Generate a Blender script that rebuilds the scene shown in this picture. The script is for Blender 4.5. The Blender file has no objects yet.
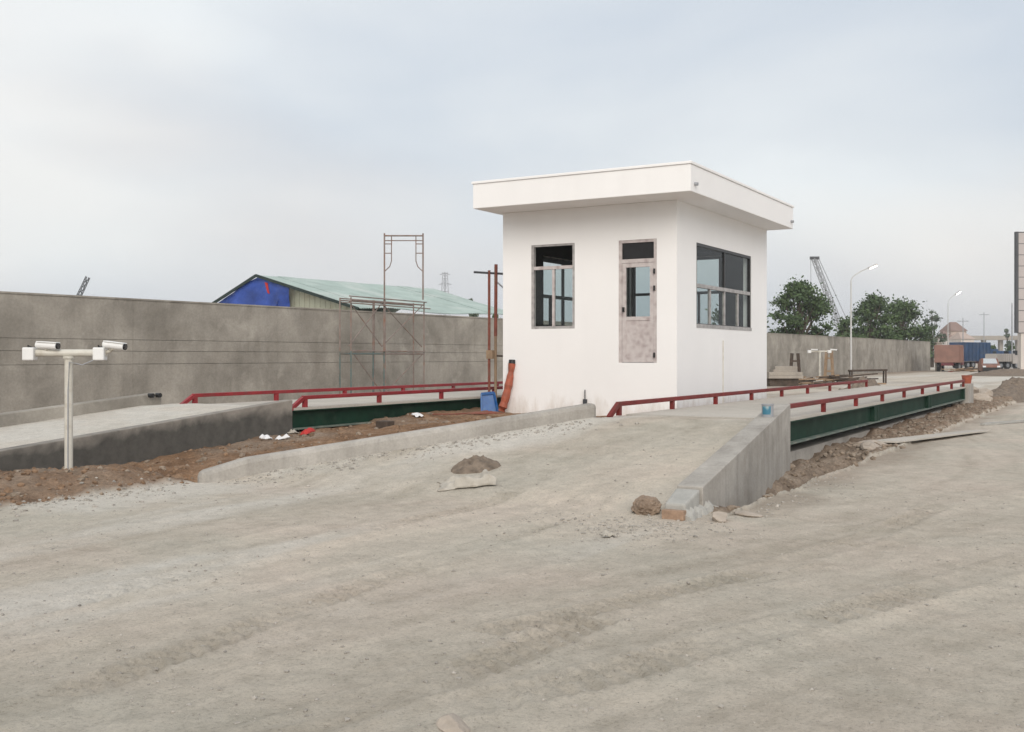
import bpy, bmesh, math, random
import numpy as np
from mathutils import Vector, Matrix

random.seed(7); rng = np.random.default_rng(11)
S = bpy.context.scene
COL = S.collection
R = math.radians

# ------------------------------------------------------------------ camera, sky, sun, exposure
FPX, CXP, Y0P, EYE = 1069.0, 512.0, 356.0, 1.7      # focal length in px, principal x, horizon row, eye height
YAW = math.atan2(623, FPX)                          # weighbridge axis (+X) lies this far right of the view axis
cam_d = bpy.data.cameras.new('camera'); cam = bpy.data.objects.new('camera', cam_d); COL.objects.link(cam)
cam.location = (0, 0, EYE); cam.rotation_euler = (R(90), 0, YAW - R(90))
cam_d.sensor_width = 36; cam_d.lens = 36 * FPX / 1024; cam_d.shift_y = -(366 - Y0P) / 1024
cam_d.clip_start = 0.1; cam_d.clip_end = 6000
S.camera = cam

SUN_DIR = Vector((-0.76, -0.52, 0.52)).normalized()   # towards the sun, behind the camera
world = bpy.data.worlds.new('World'); S.world = world; world.use_nodes = True
nt = world.node_tree; nt.nodes.clear()
def N(t, kind, **kw):
    n = t.nodes.new(kind)
    for k, v in kw.items(): setattr(n, k, v)
    return n
out = N(nt, 'ShaderNodeOutputWorld'); bg = N(nt, 'ShaderNodeBackground'); bg.inputs['Strength'].default_value = 0.1
sky = N(nt, 'ShaderNodeTexSky', sky_type='NISHITA', sun_disc=False)
sky.sun_elevation = math.asin(SUN_DIR.z); sky.sun_rotation = math.atan2(SUN_DIR.x, SUN_DIR.y)
sky.dust_density = 4; sky.air_density = 1.5
tc = N(nt, 'ShaderNodeTexCoord'); mp = N(nt, 'ShaderNodeMapping'); mp.inputs['Scale'].default_value = (1, 1, 2.6)
no = N(nt, 'ShaderNodeTexNoise'); no.inputs['Scale'].default_value = 1.9; no.inputs['Detail'].default_value = 5; no.inputs['Roughness'].default_value = 0.45
no.inputs['Distortion'].default_value = 0.25
rp = N(nt, 'ShaderNodeValToRGB')
e = rp.color_ramp.elements
e[0].position = 0.30; e[0].color = (4.95, 5.35, 5.90, 1)
e[1].position = 0.66; e[1].color = (6.75, 6.95, 7.05, 1)
cl = rp.color_ramp.elements.new(0.48); cl.color = (5.80, 6.05, 6.35, 1)
mx = N(nt, 'ShaderNodeMix', data_type='RGBA'); mx.inputs[0].default_value = 0.93
nt.links.new(tc.outputs['Generated'], mp.inputs[0]); nt.links.new(mp.outputs[0], no.inputs['Vector'])
ld = N(nt, 'ShaderNodeVectorMath', operation='DOT_PRODUCT'); ld.inputs[1].default_value = (-math.sin(YAW), math.cos(YAW), -0.15)
nt.links.new(tc.outputs['Generated'], ld.inputs[0])
ad = N(nt, 'ShaderNodeMath', operation='MULTIPLY_ADD'); ad.inputs[1].default_value = 0.42
nt.links.new(ld.outputs['Value'], ad.inputs[0]); ct = N(nt, 'ShaderNodeMath', operation='MULTIPLY_ADD'); ct.inputs[1].default_value = 1.25; ct.inputs[2].default_value = -0.115
nt.links.new(no.outputs['Fac'], ct.inputs[0]); nt.links.new(ct.outputs[0], ad.inputs[2])
nt.links.new(ad.outputs[0], rp.inputs[0]); n2 = N(nt, 'ShaderNodeTexNoise'); n2.inputs['Scale'].default_value = 1.4; n2.inputs['Detail'].default_value = 3; nt.links.new(mp.outputs[0], n2.inputs['Vector'])
wr = N(nt, 'ShaderNodeValToRGB'); wr.color_ramp.elements[0].position = 0.45; wr.color_ramp.elements[0].color = (0.985, 1.0, 1.01, 1); wr.color_ramp.elements[1].position = 0.62; wr.color_ramp.elements[1].color = (1.045, 1.0, 0.965, 1)
nt.links.new(n2.outputs['Fac'], wr.inputs[0])
wm = N(nt, 'ShaderNodeMix', data_type='RGBA', blend_type='MULTIPLY'); wm.inputs[0].default_value = 1.0
nt.links.new(rp.outputs[0], wm.inputs[6]); nt.links.new(wr.outputs[0], wm.inputs[7])
nt.links.new(sky.outputs[0], mx.inputs[6]); nt.links.new(wm.outputs[2], mx.inputs[7])
nt.links.new(mx.outputs[2], bg.inputs['Color']); nt.links.new(bg.outputs[0], out.inputs[0])

sun_d = bpy.data.lights.new('sun', 'SUN'); sun_d.energy = 1.5; sun_d.angle = R(38); sun_d.color = (1.0, 0.93, 0.85)
sun = bpy.data.objects.new('sun', sun_d); COL.objects.link(sun); sun.location = (-20, -20, 40)
sun.rotation_euler = SUN_DIR.to_track_quat('Z', 'Y').to_euler()
S.view_settings.view_transform = 'Standard'; S.view_settings.look = 'None'
S.view_settings.exposure = 0.45; S.view_settings.gamma = 1.0; S.view_settings.use_curve_mapping = False
S.render.engine = 'CYCLES'

# ------------------------------------------------------------------ pixel -> place helpers (direction only; the distance comes from what is touched)
def ray(x, y):
    u = (x - CXP) / FPX; v = (Y0P - y) / FPX
    return (math.cos(YAW) + u * math.sin(YAW), math.sin(YAW) - u * math.cos(YAW), v)
def at(x, depth, z=0.0):                            # place on column x at the given depth along the view axis
    d = ray(x, 0); return Vector((d[0] * depth, d[1] * depth, z))
def zat(y, depth): return EYE + (Y0P - y) / FPX * depth

VR = Vector((math.sin(YAW), -math.cos(YAW), 0)); VF = Vector((math.cos(YAW), math.sin(YAW), 0))   # picture width and view axis, on the ground

# ------------------------------------------------------------------ noise for heights and attributes
def vnoise(x, y, seed=0):
    xi = np.floor(x); yi = np.floor(y); fx = x - xi; fy = y - yi
    fx = fx * fx * (3 - 2 * fx); fy = fy * fy * (3 - 2 * fy)
    def h(a, b):
        a = a.astype(np.int64); b = b.astype(np.int64)
        n = (a * 374761393 + b * 668265263 + seed * 1442695041) & 0x7fffffff
        n = ((n ^ (n >> 13)) * 1274126177) & 0x7fffffff
        n = n ^ (n >> 16)
        return (n & 0xffff) / 65535.0
    a = h(xi, yi); b = h(xi + 1, yi); c = h(xi, yi + 1); d = h(xi + 1, yi + 1)
    return (a + (b - a) * fx) * (1 - fy) + (c + (d - c) * fx) * fy
def fbm(x, y, o=4, seed=0, g=0.5):
    s = 0; a = 1; t = 0
    for i in range(o):
        s = s + a * vnoise(x * 2**i, y * 2**i, seed + i * 17); t += a; a *= g
    return s / t * 2 - 1
def sm(a, b, x):
    t = np.clip((x - a) / (b - a), 0, 1); return t * t * (3 - 2 * t)

# ------------------------------------------------------------------ materials
def new_mat(name):
    m = bpy.data.materials.new(name); m.use_nodes = True
    t = m.node_tree; b = t.nodes['Principled BSDF']
    return m, t, b
def ramp(t, src, stops):
    r = N(t, 'ShaderNodeValToRGB'); el = r.color_ramp.elements
    while len(el) < len(stops): el.new(0.5)
    for q, (p, c) in zip(el, stops): q.position = p; q.color = (*c, 1)
    t.links.new(src, r.inputs[0]); return r.outputs[0]
def pos(t, scale=(1, 1, 1), obj=False):
    if obj: g = N(t, 'ShaderNodeTexCoord').outputs['Object']
    else: g = N(t, 'ShaderNodeNewGeometry').outputs['Position']
    m = N(t, 'ShaderNodeMapping'); m.inputs['Scale'].default_value = scale
    t.links.new(g, m.inputs[0]); return m.outputs[0]
def noise(t, vec, scale, detail=4, rough=0.55, dist=0):
    n = N(t, 'ShaderNodeTexNoise'); n.inputs['Scale'].default_value = scale; n.inputs['Detail'].default_value = detail
    n.inputs['Roughness'].default_value = rough; n.inputs['Distortion'].default_value = dist
    t.links.new(vec, n.inputs['Vector']); return n.outputs['Fac']
def mixc(t, f, a, b, mode='MIX'):
    m = N(t, 'ShaderNodeMix', data_type='RGBA', blend_type=mode)
    if isinstance(f, (int, float)): m.inputs[0].default_value = f
    else: t.links.new(f, m.inputs[0])
    for s, i in ((a, 6), (b, 7)):
        if isinstance(s, tuple): m.inputs[i].default_value = (*s, 1)
        else: t.links.new(s, m.inputs[i])
    return m.outputs[2]
def bump(t, b, h, strength, dist):
    n = N(t, 'ShaderNodeBump'); n.inputs['Strength'].default_value = strength; n.inputs['Distance'].default_value = dist
    t.links.new(h, n.inputs['Height']); t.links.new(n.outputs[0], b.inputs['Normal']); return n
def simple(name, col, rough=0.6, var=0.18, scale=6.0, metal=0.0, bmp=0.0, obj=True, dirt=None, dscale=2.0, spec=0.4):
    m, t, b = new_mat(name)
    p = pos(t, obj=obj)
    n1 = noise(t, p, scale, 5)
    c = ramp(t, n1, [(0.25, tuple(v * (1 - var) for v in col)), (0.75, tuple(min(1, v * (1 + var)) for v in col))])
    if dirt:
        n2 = noise(t, p, dscale, 6, 0.65)
        f = ramp(t, n2, [(0.50, (0, 0, 0)), (0.72, (1, 1, 1))])
        c = mixc(t, f, c, dirt)
    t.links.new(c, b.inputs['Base Color'])
    b.inputs['Roughness'].default_value = rough; b.inputs['Metallic'].default_value = metal; b.inputs['Specular IOR Level'].default_value = spec
    if bmp: bump(t, b, noise(t, p, scale * 4, 6), 0.6, bmp)
    return m
def concrete(name, base, dark, scale=1.0, streak=0.5, grain=0.004, pale=None):
    m, t, b = new_mat(name)
    p = pos(t)
    big = noise(t, p, 0.55 * scale, 6, 0.6, 0.3)
    c = ramp(t, big, [(0.32, dark), (0.5, tuple(0.5 * (a + d) for a, d in zip(base, dark))), (0.68, base)])
    st = noise(t, pos(t, (1.6 * scale, 1.6 * scale, 0.16 * scale)), 1.3, 6, 0.65)
    f = ramp(t, st, [(0.48, (0, 0, 0)), (0.75, (streak,) * 3)])
    c = mixc(t, f, c, tuple(v * 0.5 for v in dark))
    if pale:
        f = ramp(t, noise(t, p, 0.9 * scale, 5, 0.6, 0.5), [(0.55, (0, 0, 0)), (0.75, (0.7,) * 3)])
        c = mixc(t, f, c, pale)
    br = ramp(t, noise(t, pos(t, (0.5, 0.5, 1.4)), 1.1, 6, 0.7, 0.4), [(0.56, (0, 0, 0)), (0.74, (0.55 * streak,) * 3)])
    c = mixc(t, br, c, (dark[0] * 0.80, dark[1] * 0.68, dark[2] * 0.55))
    fine = noise(t, p, 14 * scale, 8, 0.7)
    c = mixc(t, 1.0, c, ramp(t, fine, [(0.2, (0.78,) * 3), (0.8, (1.12,) * 3)]), 'MULTIPLY')
    t.links.new(c, b.inputs['Base Color']); b.inputs['Roughness'].default_value = 0.92
    b.inputs['Specular IOR Level'].default_value = 0.2
    bump(t, b, noise(t, p, 9 * scale, 10, 0.72), 0.7, grain)
    return m

M = {}
M['wall_conc'] = concrete('weathered_wall_concrete', (0.425, 0.392, 0.343), (0.228, 0.209, 0.180), 1.0, 0.24, 0.016, (0.50, 0.465, 0.41))
M['kerb_conc'] = concrete('smooth_kerb_concrete', (0.50, 0.472, 0.432), (0.31, 0.288, 0.258), 2.2, 0.34, 0.010)
M['far_conc'] = concrete('far_concrete', (0.40, 0.36, 0.31), (0.30, 0.27, 0.235), 1.0, 0.3, 0.01)

# damp retaining wall of the left ramp: dark damp band that climbs from the soil
def damp_wall():
    m, t, b = new_mat('damp_ramp_wall_concrete')
    p = pos(t)
    sep = N(t, 'ShaderNodeSeparateXYZ'); t.links.new(p, sep.inputs[0])
    n1 = noise(t, p, 1.1, 6, 0.6, 0.4)
    # wet height = 0.42 + noise, measured from the world z of the wall, rising along the ramp
    ma = N(t, 'ShaderNodeMath', operation='MULTIPLY_ADD'); t.links.new(sep.outputs[0], ma.inputs[0]); ma.inputs[1].default_value = -0.045; ma.inputs[2].default_value = 0.52
    m2 = N(t, 'ShaderNodeMath', operation='ADD'); t.links.new(ma.outputs[0], m2.inputs[0]); t.links.new(sep.outputs[2], m2.inputs[1])
    m3 = N(t, 'ShaderNodeMath', operation='MULTIPLY_ADD'); t.links.new(n1, m3.inputs[0]); m3.inputs[1].default_value = -0.75; t.links.new(m2.outputs[0], m3.inputs[2])
    f = ramp(t, m3.outputs[0], [(0.0, (0, 0, 0)), (0.20, (1, 1, 1))])
    dry = ramp(t, noise(t, p, 3, 6, 0.65), [(0.3, (0.21, 0.19, 0.165)), (0.7, (0.34, 0.31, 0.27))])
    wet = ramp(t, noise(t, p, 6, 6, 0.65), [(0.3, (0.068, 0.065, 0.058)), (0.7, (0.115, 0.108, 0.096))])
    t.links.new(mixc(t, f, wet, dry), b.inputs['Base Color']); b.inputs['Roughness'].default_value = 0.85
    bump(t, b, noise(t, p, 9, 9, 0.7), 0.7, 0.01)
    return m
M['damp'] = damp_wall()

def ground_mat():
    m, t, b = new_mat('dusty_yard_ground')
    p = pos(t)
    def attr(n):
        a = N(t, 'ShaderNodeAttribute'); a.attribute_name = n; return a.outputs['Fac']
    streak, soil, hue, pale = attr('streak'), attr('soil'), attr('hue'), attr('pale')
    nA = noise(t, p, 0.35, 5, 0.6, 0.4)
    base = ramp(t, nA, [(0.32, (0.478, 0.444, 0.378)), (0.50, (0.515, 0.462, 0.390)), (0.68, (0.545, 0.472, 0.402))])
    c = mixc(t, 1.0, base, ramp(t, streak, [(0.0, (0.80, 0.79, 0.77)), (0.5, (1.0, 1.0, 1.0)), (1.0, (1.18, 1.17, 1.16))]), 'MULTIPLY')
    c = mixc(t, pale, c, (0.61, 0.58, 0.525))
    blot = noise(t, p, 5.5, 8, 0.74, 0.3)
    c = mixc(t, 1.0, c, ramp(t, blot, [(0.28, (0.80, 0.80, 0.79)), (0.55, (1.0, 1.0, 1.0)), (0.78, (1.10, 1.09, 1.08))]), 'MULTIPLY')
    grit = noise(t, p, 38, 6, 0.8)
    c = mixc(t, 1.0, c, ramp(t, grit, [(0.30, (0.58, 0.565, 0.54)), (0.46, (1, 1, 1)), (0.75, (1.15, 1.14, 1.12))]), 'MULTIPLY')
    s1 = ramp(t, noise(t, p, 1.6, 7, 0.7), [(0.30, (0.110, 0.062, 0.036)), (0.50, (0.255, 0.152, 0.088)), (0.72, (0.38, 0.27, 0.185))])
    s2 = ramp(t, noise(t, p, 1.9, 7, 0.7), [(0.30, (0.15, 0.115, 0.085)), (0.55, (0.275, 0.215, 0.165)), (0.78, (0.42, 0.36, 0.295))])
    sc = mixc(t, hue, s1, s2)
    sc = mixc(t, 1.0, sc, ramp(t, noise(t, p, 22, 6, 0.8), [(0.3, (0.55, 0.55, 0.55)), (0.7, (1.25, 1.25, 1.25))]), 'MULTIPLY')
    t.links.new(mixc(t, soil, c, sc), b.inputs['Base Color'])
    b.inputs['Roughness'].default_value = 0.95; b.inputs['Specular IOR Level'].default_value = 0.15
    hgt = N(t, 'ShaderNodeMath', operation='MULTIPLY_ADD')
    t.links.new(noise(t, p, 12, 9, 0.75), hgt.inputs[0]); hgt.inputs[1].default_value = 1.6; t.links.new(grit, hgt.inputs[2])
    bump(t, b, hgt.outputs[0], 0.9, 0.014)
    return m
M['ground'] = ground_mat()

def plaster(name, col, var):
    m, t, b = new_mat(name)
    p = pos(t)
    c = ramp(t, noise(t, p, 0.7, 6, 0.6), [(0.3, tuple(v * (1 - var) for v in col)), (0.7, col)])
    st = ramp(t, noise(t, pos(t, (2.2, 2.2, 0.25)), 1.0, 6, 0.6), [(0.52, (0, 0, 0)), (0.85, (0.22,) * 3)])
    c = mixc(t, st, c, tuple(v * 0.78 for v in col))
    sp = N(t, 'ShaderNodeSeparateXYZ'); t.links.new(p, sp.inputs[0])
    sa_ = N(t, 'ShaderNodeMath', operation='MULTIPLY_ADD'); t.links.new(noise(t, pos(t, (3, 3, 1)), 1.2, 7, 0.7), sa_.inputs[0]); sa_.inputs[1].default_value = 1.5; sa_.inputs[2].default_value = 0.05
    sb_ = N(t, 'ShaderNodeMath', operation='SUBTRACT'); t.links.new(sa_.outputs[0], sb_.inputs[0]); t.links.new(sp.outputs[2], sb_.inputs[1])
    c = mixc(t, ramp(t, sb_.outputs[0], [(0.0, (0, 0, 0)), (0.5, (0.55,) * 3)]), c, (0.46, 0.38, 0.30))
    t.links.new(c, b.inputs['Base Color']); b.inputs['Roughness'].default_value = 0.75
    b.inputs['Specular IOR Level'].default_value = 0.25
    bump(t, b, noise(t, p, 2.2, 12, 0.72), 0.45, 0.012)
    return m
M['plaster'] = plaster('white_painted_plaster', (0.87, 0.86, 0.855), 0.04)
M['inside'] = simple('shade_dark_inner_plaster', (0.045, 0.044, 0.044), 0.9, 0.15, 3, obj=False)  # near black: the dimness inside the cabin is put into this colour
M['green'] = simple('dark_green_beam_paint', (0.009, 0.034, 0.021), 0.6, 0.35, 3, obj=False, dirt=(0.022, 0.046, 0.030), dscale=2.4, spec=0.12)
M['green_highlight'] = simple('highlit_green_flange_paint', (0.13, 0.165, 0.14), 0.6, 0.3, 3, obj=False, dirt=(0.26, 0.25, 0.21), dscale=3.0)  # paler than the beam: highlight along the bottom flange painted in, plus mottling
M['red'] = simple('red_rail_paint', (0.185, 0.026, 0.024), 0.5, 0.35, 4, obj=False, dirt=(0.12, 0.04, 0.032), dscale=2.0, spec=0.15)
M['redb'] = simple('bright_red_rail_paint', (0.26, 0.018, 0.024), 0.45, 0.25, 4, obj=False, dirt=(0.17, 0.035, 0.03), dscale=2.5)
M['deck'] = concrete('pale_deck_concrete', (0.55, 0.51, 0.455), (0.45, 0.42, 0.37), 1.5, 0.1, 0.005)
M['white_metal'] = simple('off_white_painted_steel', (0.58, 0.56, 0.50), 0.45, 0.10, 5, dirt=(0.42, 0.38, 0.31), dscale=4)
M['white_plastic'] = simple('white_camera_plastic', (0.74, 0.74, 0.73), 0.4, 0.05, 8)
M['black'] = simple('black_rubber', (0.012, 0.012, 0.013), 0.5, 0.3, 8)
M['black_glass'] = simple('dark_lens_glass', (0.008, 0.008, 0.010), 0.12, 0.1, 8)
M['galv'] = simple('galvanised_scaffold_tube', (0.22, 0.175, 0.155), 0.6, 0.3, 5, dirt=(0.24, 0.12, 0.075), dscale=3)
M['galv_teal'] = simple('teal_scaffold_paint', (0.10, 0.145, 0.140), 0.6, 0.3, 5, dirt=(0.20, 0.13, 0.09), dscale=3)
M['rust_red'] = simple('rust_red_primer', (0.20, 0.060, 0.040), 0.7, 0.3, 6, dirt=(0.16, 0.11, 0.08), dscale=4)
M['wood'] = simple('raw_timber', (0.30, 0.21, 0.135), 0.8, 0.3, 6, dirt=(0.16, 0.11, 0.075), dscale=3)
M['dark_wood'] = simple('old_dark_timber', (0.075, 0.055, 0.042), 0.85, 0.4, 5)
M['orange'] = simple('orange_plastic_sheet', (0.33, 0.085, 0.045), 0.6, 0.3, 7, dirt=(0.21, 0.075, 0.045), dscale=6)
M['blue'] = simple('blue_plastic', (0.018, 0.10, 0.31), 0.45, 0.25, 7, dirt=(0.06, 0.14, 0.24), dscale=8)
M['tarp'] = simple('blue_tarpaulin', (0.026, 0.066, 0.30), 0.45, 0.5, 1.2, bmp=0.05)
M['roof_green'] = simple('pale_green_metal_roof', (0.35, 0.43, 0.40), 0.6, 0.2, 0.8, dirt=(0.46, 0.49, 0.47), dscale=0.4)
M['roof_edge'] = simple('dark_green_roof_edge', (0.020, 0.034, 0.030), 0.6, 0.2, 2)
M['cream_metal'] = simple('cream_corrugated_sheet', (0.36, 0.37, 0.29), 0.6, 0.15, 1.5, dirt=(0.24, 0.20, 0.13), dscale=0.8)
M['brick'] = simple('orange_brick', (0.32, 0.215, 0.15), 0.9, 0.3, 20, bmp=0.004)
M['mortar'] = concrete('pale_mortar', (0.46, 0.45, 0.42), (0.36, 0.355, 0.33), 6, 0.2, 0.006)
M['stone'] = simple('tan_stone', (0.26, 0.195, 0.145), 0.95, 0.4, 9, bmp=0.01, dirt=(0.12, 0.085, 0.06), dscale=5)
M['stone_pale'] = simple('pale_stone', (0.40, 0.345, 0.29), 0.95, 0.25, 9, bmp=0.008, dirt=(0.30, 0.25, 0.2), dscale=5)
M['gravel'] = simple('grey_gravel', (0.34, 0.315, 0.28), 0.95, 0.5, 17, obj=False)
M['clod'] = simple('brown_soil_clods', (0.215, 0.138, 0.086), 0.98, 0.55, 8, obj=False)
M['cloth'] = simple('dusty_cement_sack', (0.43, 0.40, 0.35), 0.9, 0.2, 8, bmp=0.006, dirt=(0.30, 0.26, 0.21), dscale=5)
M['paper'] = simple('white_litter', (0.72, 0.72, 0.73), 0.8, 0.1, 8)
M['litter_red'] = simple('red_litter', (0.45, 0.03, 0.025), 0.6, 0.2, 8)
M['trunk'] = simple('bark', (0.085, 0.065, 0.048), 0.95, 0.35, 3, bmp=0.03)
M['steel_grey'] = simple('grey_painted_steel', (0.30, 0.31, 0.33), 0.55, 0.1, 2)
M['steel_dark'] = simple('dark_steel', (0.06, 0.063, 0.07), 0.6, 0.2, 2)
M['lamp_pole'] = simple('pale_lamp_post_steel', (0.50, 0.50, 0.49), 0.5, 0.08, 2)
M['rubble'] = simple('grey_brown_rubble', (0.235, 0.185, 0.140), 0.98, 0.5, 9, obj=False, dirt=(0.33, 0.285, 0.235), dscale=4)
M['heap'] = simple('brown_soil_heap', (0.19, 0.15, 0.115), 0.98, 0.5, 9, bmp=0.03, dirt=(0.23, 0.175, 0.13), dscale=5)
M['container'] = simple('faded_pink_truck_body', (0.26, 0.145, 0.115), 0.7, 0.25, 1, dirt=(0.19, 0.12, 0.095), dscale=0.7)
M['maroon'] = simple('maroon_truck_paint', (0.13, 0.035, 0.04), 0.6, 0.2, 1)
M['truck_blue'] = simple('deep_blue_truck_paint', (0.022, 0.062, 0.145), 0.6, 0.3, 1, dirt=(0.06, 0.075, 0.11), dscale=0.9)
M['far_white'] = simple('far_white_wall', (0.58, 0.53, 0.49), 0.8, 0.08, 0.4)
M['far_red'] = simple('far_red_roof', (0.24, 0.165, 0.14), 0.8, 0.15, 0.4)
M['far_pink'] = simple('far_pink_wall', (0.44, 0.35, 0.30), 0.8, 0.12, 0.4)
M['sign_panel'] = simple('pale_pink_sign_panel', (0.44, 0.40, 0.385), 0.7, 0.1, 0.3)
M['car_red'] = simple('dull_orange_red_car_paint', (0.20, 0.085, 0.055), 0.5, 0.2, 2, dirt=(0.22, 0.15, 0.11), dscale=2)
M['win_dark'] = simple('dark_window', (0.03, 0.035, 0.04), 0.15, 0.1, 2)
M['win_pale'] = simple('pale_reflecting_windscreen', (0.45, 0.48, 0.50), 0.1, 0.05, 2)

def film_mat():                                       # protective film on the new window and door frames
    m, t, b = new_mat('printed_protective_film')
    p = pos(t)
    v = N(t, 'ShaderNodeTexVoronoi'); v.inputs['Scale'].default_value = 7.5; t.links.new(p, v.inputs['Vector'])
    f = ramp(t, v.outputs['Distance'], [(0.10, (0.36, 0.30, 0.295)), (0.62, (0.50, 0.445, 0.435))])
    c = mixc(t, ramp(t, noise(t, p, 9, 4), [(0.4, (0, 0, 0)), (0.65, (0.6,) * 3)]), f, (0.60, 0.56, 0.545))
    t.links.new(c, b.inputs['Base Color']); b.inputs['Roughness'].default_value = 0.5
    return m
M['film'] = film_mat()
M['film_grey'] = simple('grey_window_frame_film', (0.36, 0.345, 0.34), 0.5, 0.35, 9, obj=False)
M['frame_dark'] = simple('dark_window_frame', (0.035, 0.035, 0.037), 0.4, 0.2, 6, obj=False)
def glass_mat():
    m, t, b = new_mat('window_glass')
    t.nodes.remove(b); o = t.nodes['Material Output']
    tr = N(t, 'ShaderNodeBsdfTransparent'); tr.inputs[0].default_value = (0.86, 0.89, 0.885, 1)
    gl = N(t, 'ShaderNodeBsdfGlossy'); gl.inputs['Roughness'].default_value = 0.02
    ge = N(t, 'ShaderNodeNewGeometry'); dt = N(t, 'ShaderNodeVectorMath', operation='DOT_PRODUCT')
    t.links.new(ge.outputs['Normal'], dt.inputs[0]); t.links.new(ge.outputs['Incoming'], dt.inputs[1])
    def mth(op, a, bb=None, cc=None):
        m_ = N(t, 'ShaderNodeMath', operation=op)
        for i_, q_ in enumerate((a, bb, cc)):
            if q_ is None: continue
            if isinstance(q_, (int, float)): m_.inputs[i_].default_value = q_
            else: t.links.new(q_, m_.inputs[i_])
        return m_.outputs[0]
    fr = mth('MULTIPLY_ADD', mth('POWER', mth('SUBTRACT', 1.0, mth('ABSOLUTE', dt.outputs['Value'])), 5.0), 0.45, 0.02)
    mxs = N(t, 'ShaderNodeMixShader'); t.links.new(fr, mxs.inputs[0]); t.links.new(tr.outputs[0], mxs.inputs[1]); t.links.new(gl.outputs[0], mxs.inputs[2])
    t.links.new(mxs.outputs[0], o.inputs[0]); return m
M['glass'] = glass_mat()
def lit(name, col, strength):
    m, t, b = new_mat(name)
    b.inputs['Base Color'].default_value = (*col, 1); b.inputs['Emission Color'].default_value = (*col, 1); b.inputs['Emission Strength'].default_value = strength
    return m
M['lamp_lit'] = lit('lit_warm_lamp', (1.0, 0.86, 0.72), 4.0)
M['lamp_lit_white'] = lit('lit_white_lamp', (1.0, 0.98, 0.96), 6.0)
def leaf_mat(name, a, c_):
    m, t, b = new_mat(name)
    p = pos(t); col = ramp(t, noise(t, p, 0.55, 4, 0.6), [(0.3, a), (0.7, c_)])
    col = mixc(t, 1.0, col, ramp(t, noise(t, p, 5, 2, 0.6), [(0.3, (0.65,) * 3), (0.7, (1.3,) * 3)]), 'MULTIPLY')
    t.links.new(col, b.inputs['Base Color']); b.inputs['Roughness'].default_value = 0.7
    b.inputs['Specular IOR Level'].default_value = 0.2
    return m
M['leaf'] = leaf_mat('green_foliage', (0.048, 0.085, 0.036), (0.100, 0.145, 0.058))
M['leaf_far'] = leaf_mat('far_grey_green_foliage', (0.085, 0.115, 0.085), (0.125, 0.155, 0.105))

# ------------------------------------------------------------------ mesh helpers
class MB:
    def __init__(s): s.v = []; s.f = []
    def quadbox(s, pts):                               # 8 corners: bottom ring 0-3, top ring 4-7
        o = len(s.v); s.v += [tuple(p) for p in pts]
        for f in ((3, 2, 1, 0), (4, 5, 6, 7), (0, 1, 5, 4), (1, 2, 6, 5), (2, 3, 7, 6), (3, 0, 4, 7)): s.f.append(tuple(o + i for i in f))
        return s
    def box(s, x0, x1, y0, y1, z0, z1):
        return s.quadbox([(x0, y0, z0), (x1, y0, z0), (x1, y1, z0), (x0, y1, z0), (x0, y0, z1), (x1, y0, z1), (x1, y1, z1), (x0, y1, z1)])
    def bar(s, a, b, w, h=None, up=(0, 0, 1)):         # rectangular bar from a to b
        h = h or w; a = Vector(a); b = Vector(b); d = (b - a).normalized(); u = Vector(up)
        if abs(d.dot(u)) > 0.98: u = Vector((1, 0, 0))
        r = d.cross(u).normalized() * w / 2; q = r.cross(d).normalized() * h / 2
        return s.quadbox([a - r - q, a + r - q, b + r - q, b - r - q, a - r + q, a + r + q, b + r + q, b - r + q])
    def tube(s, pts, rad, n=8, cap=True):
        pts = [Vector(p) for p in pts]; k = len(pts)
        rad = [rad] * k if isinstance(rad, (int, float)) else rad
        o = len(s.v)
        for i, p in enumerate(pts):
            d = (pts[min(i + 1, k - 1)] - pts[max(i - 1, 0)]).normalized()
            u = Vector((0, 0, 1)) if abs(d.z) < 0.95 else Vector((1, 0, 0))
            r = d.cross(u).normalized(); q = r.cross(d)
            for j in range(n):
                a = 2 * math.pi * j / n; s.v.append(tuple(p + (r * math.cos(a) + q * math.sin(a)) * rad[i]))
        for i in range(k - 1):
            for j in range(n):
                s.f.append((o + i * n + j, o + i * n + (j + 1) % n, o + (i + 1) * n + (j + 1) % n, o + (i + 1) * n + j))
        if cap: s.f.append(tuple(o + j for j in reversed(range(n)))); s.f.append(tuple(o + (k - 1) * n + j for j in range(n)))
        return s
    def prism(s, poly, axis_vec):                      # 3D polygon extruded along a vector
        o = len(s.v); n = len(poly); a = Vector(axis_vec)
        s.v += [tuple(p) for p in poly] + [tuple(Vector(p) + a) for p in poly]
        s.f.append(tuple(o + i for i in reversed(range(n)))); s.f.append(tuple(o + n + i for i in range(n)))
        for i in range(n): s.f.append((o + i, o + (i + 1) % n, o + n + (i + 1) % n, o + n + i))
        return s
def tag(o, label=None, cat=None, group=None, kind=None):
    for k, v in (('label', label), ('category', cat), ('group', group), ('kind', kind)):
        if v: o[k] = v
    return o
def empty(name, loc, label, cat, group=None):
    o = bpy.data.objects.new(name, None); COL.objects.link(o); o.location = loc; o.empty_display_size = 0.2
    return tag(o, label, cat, group)
def wloc(o):
    v = Vector((0, 0, 0))
    while o: v += o.location; o = o.parent
    return v
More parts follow.
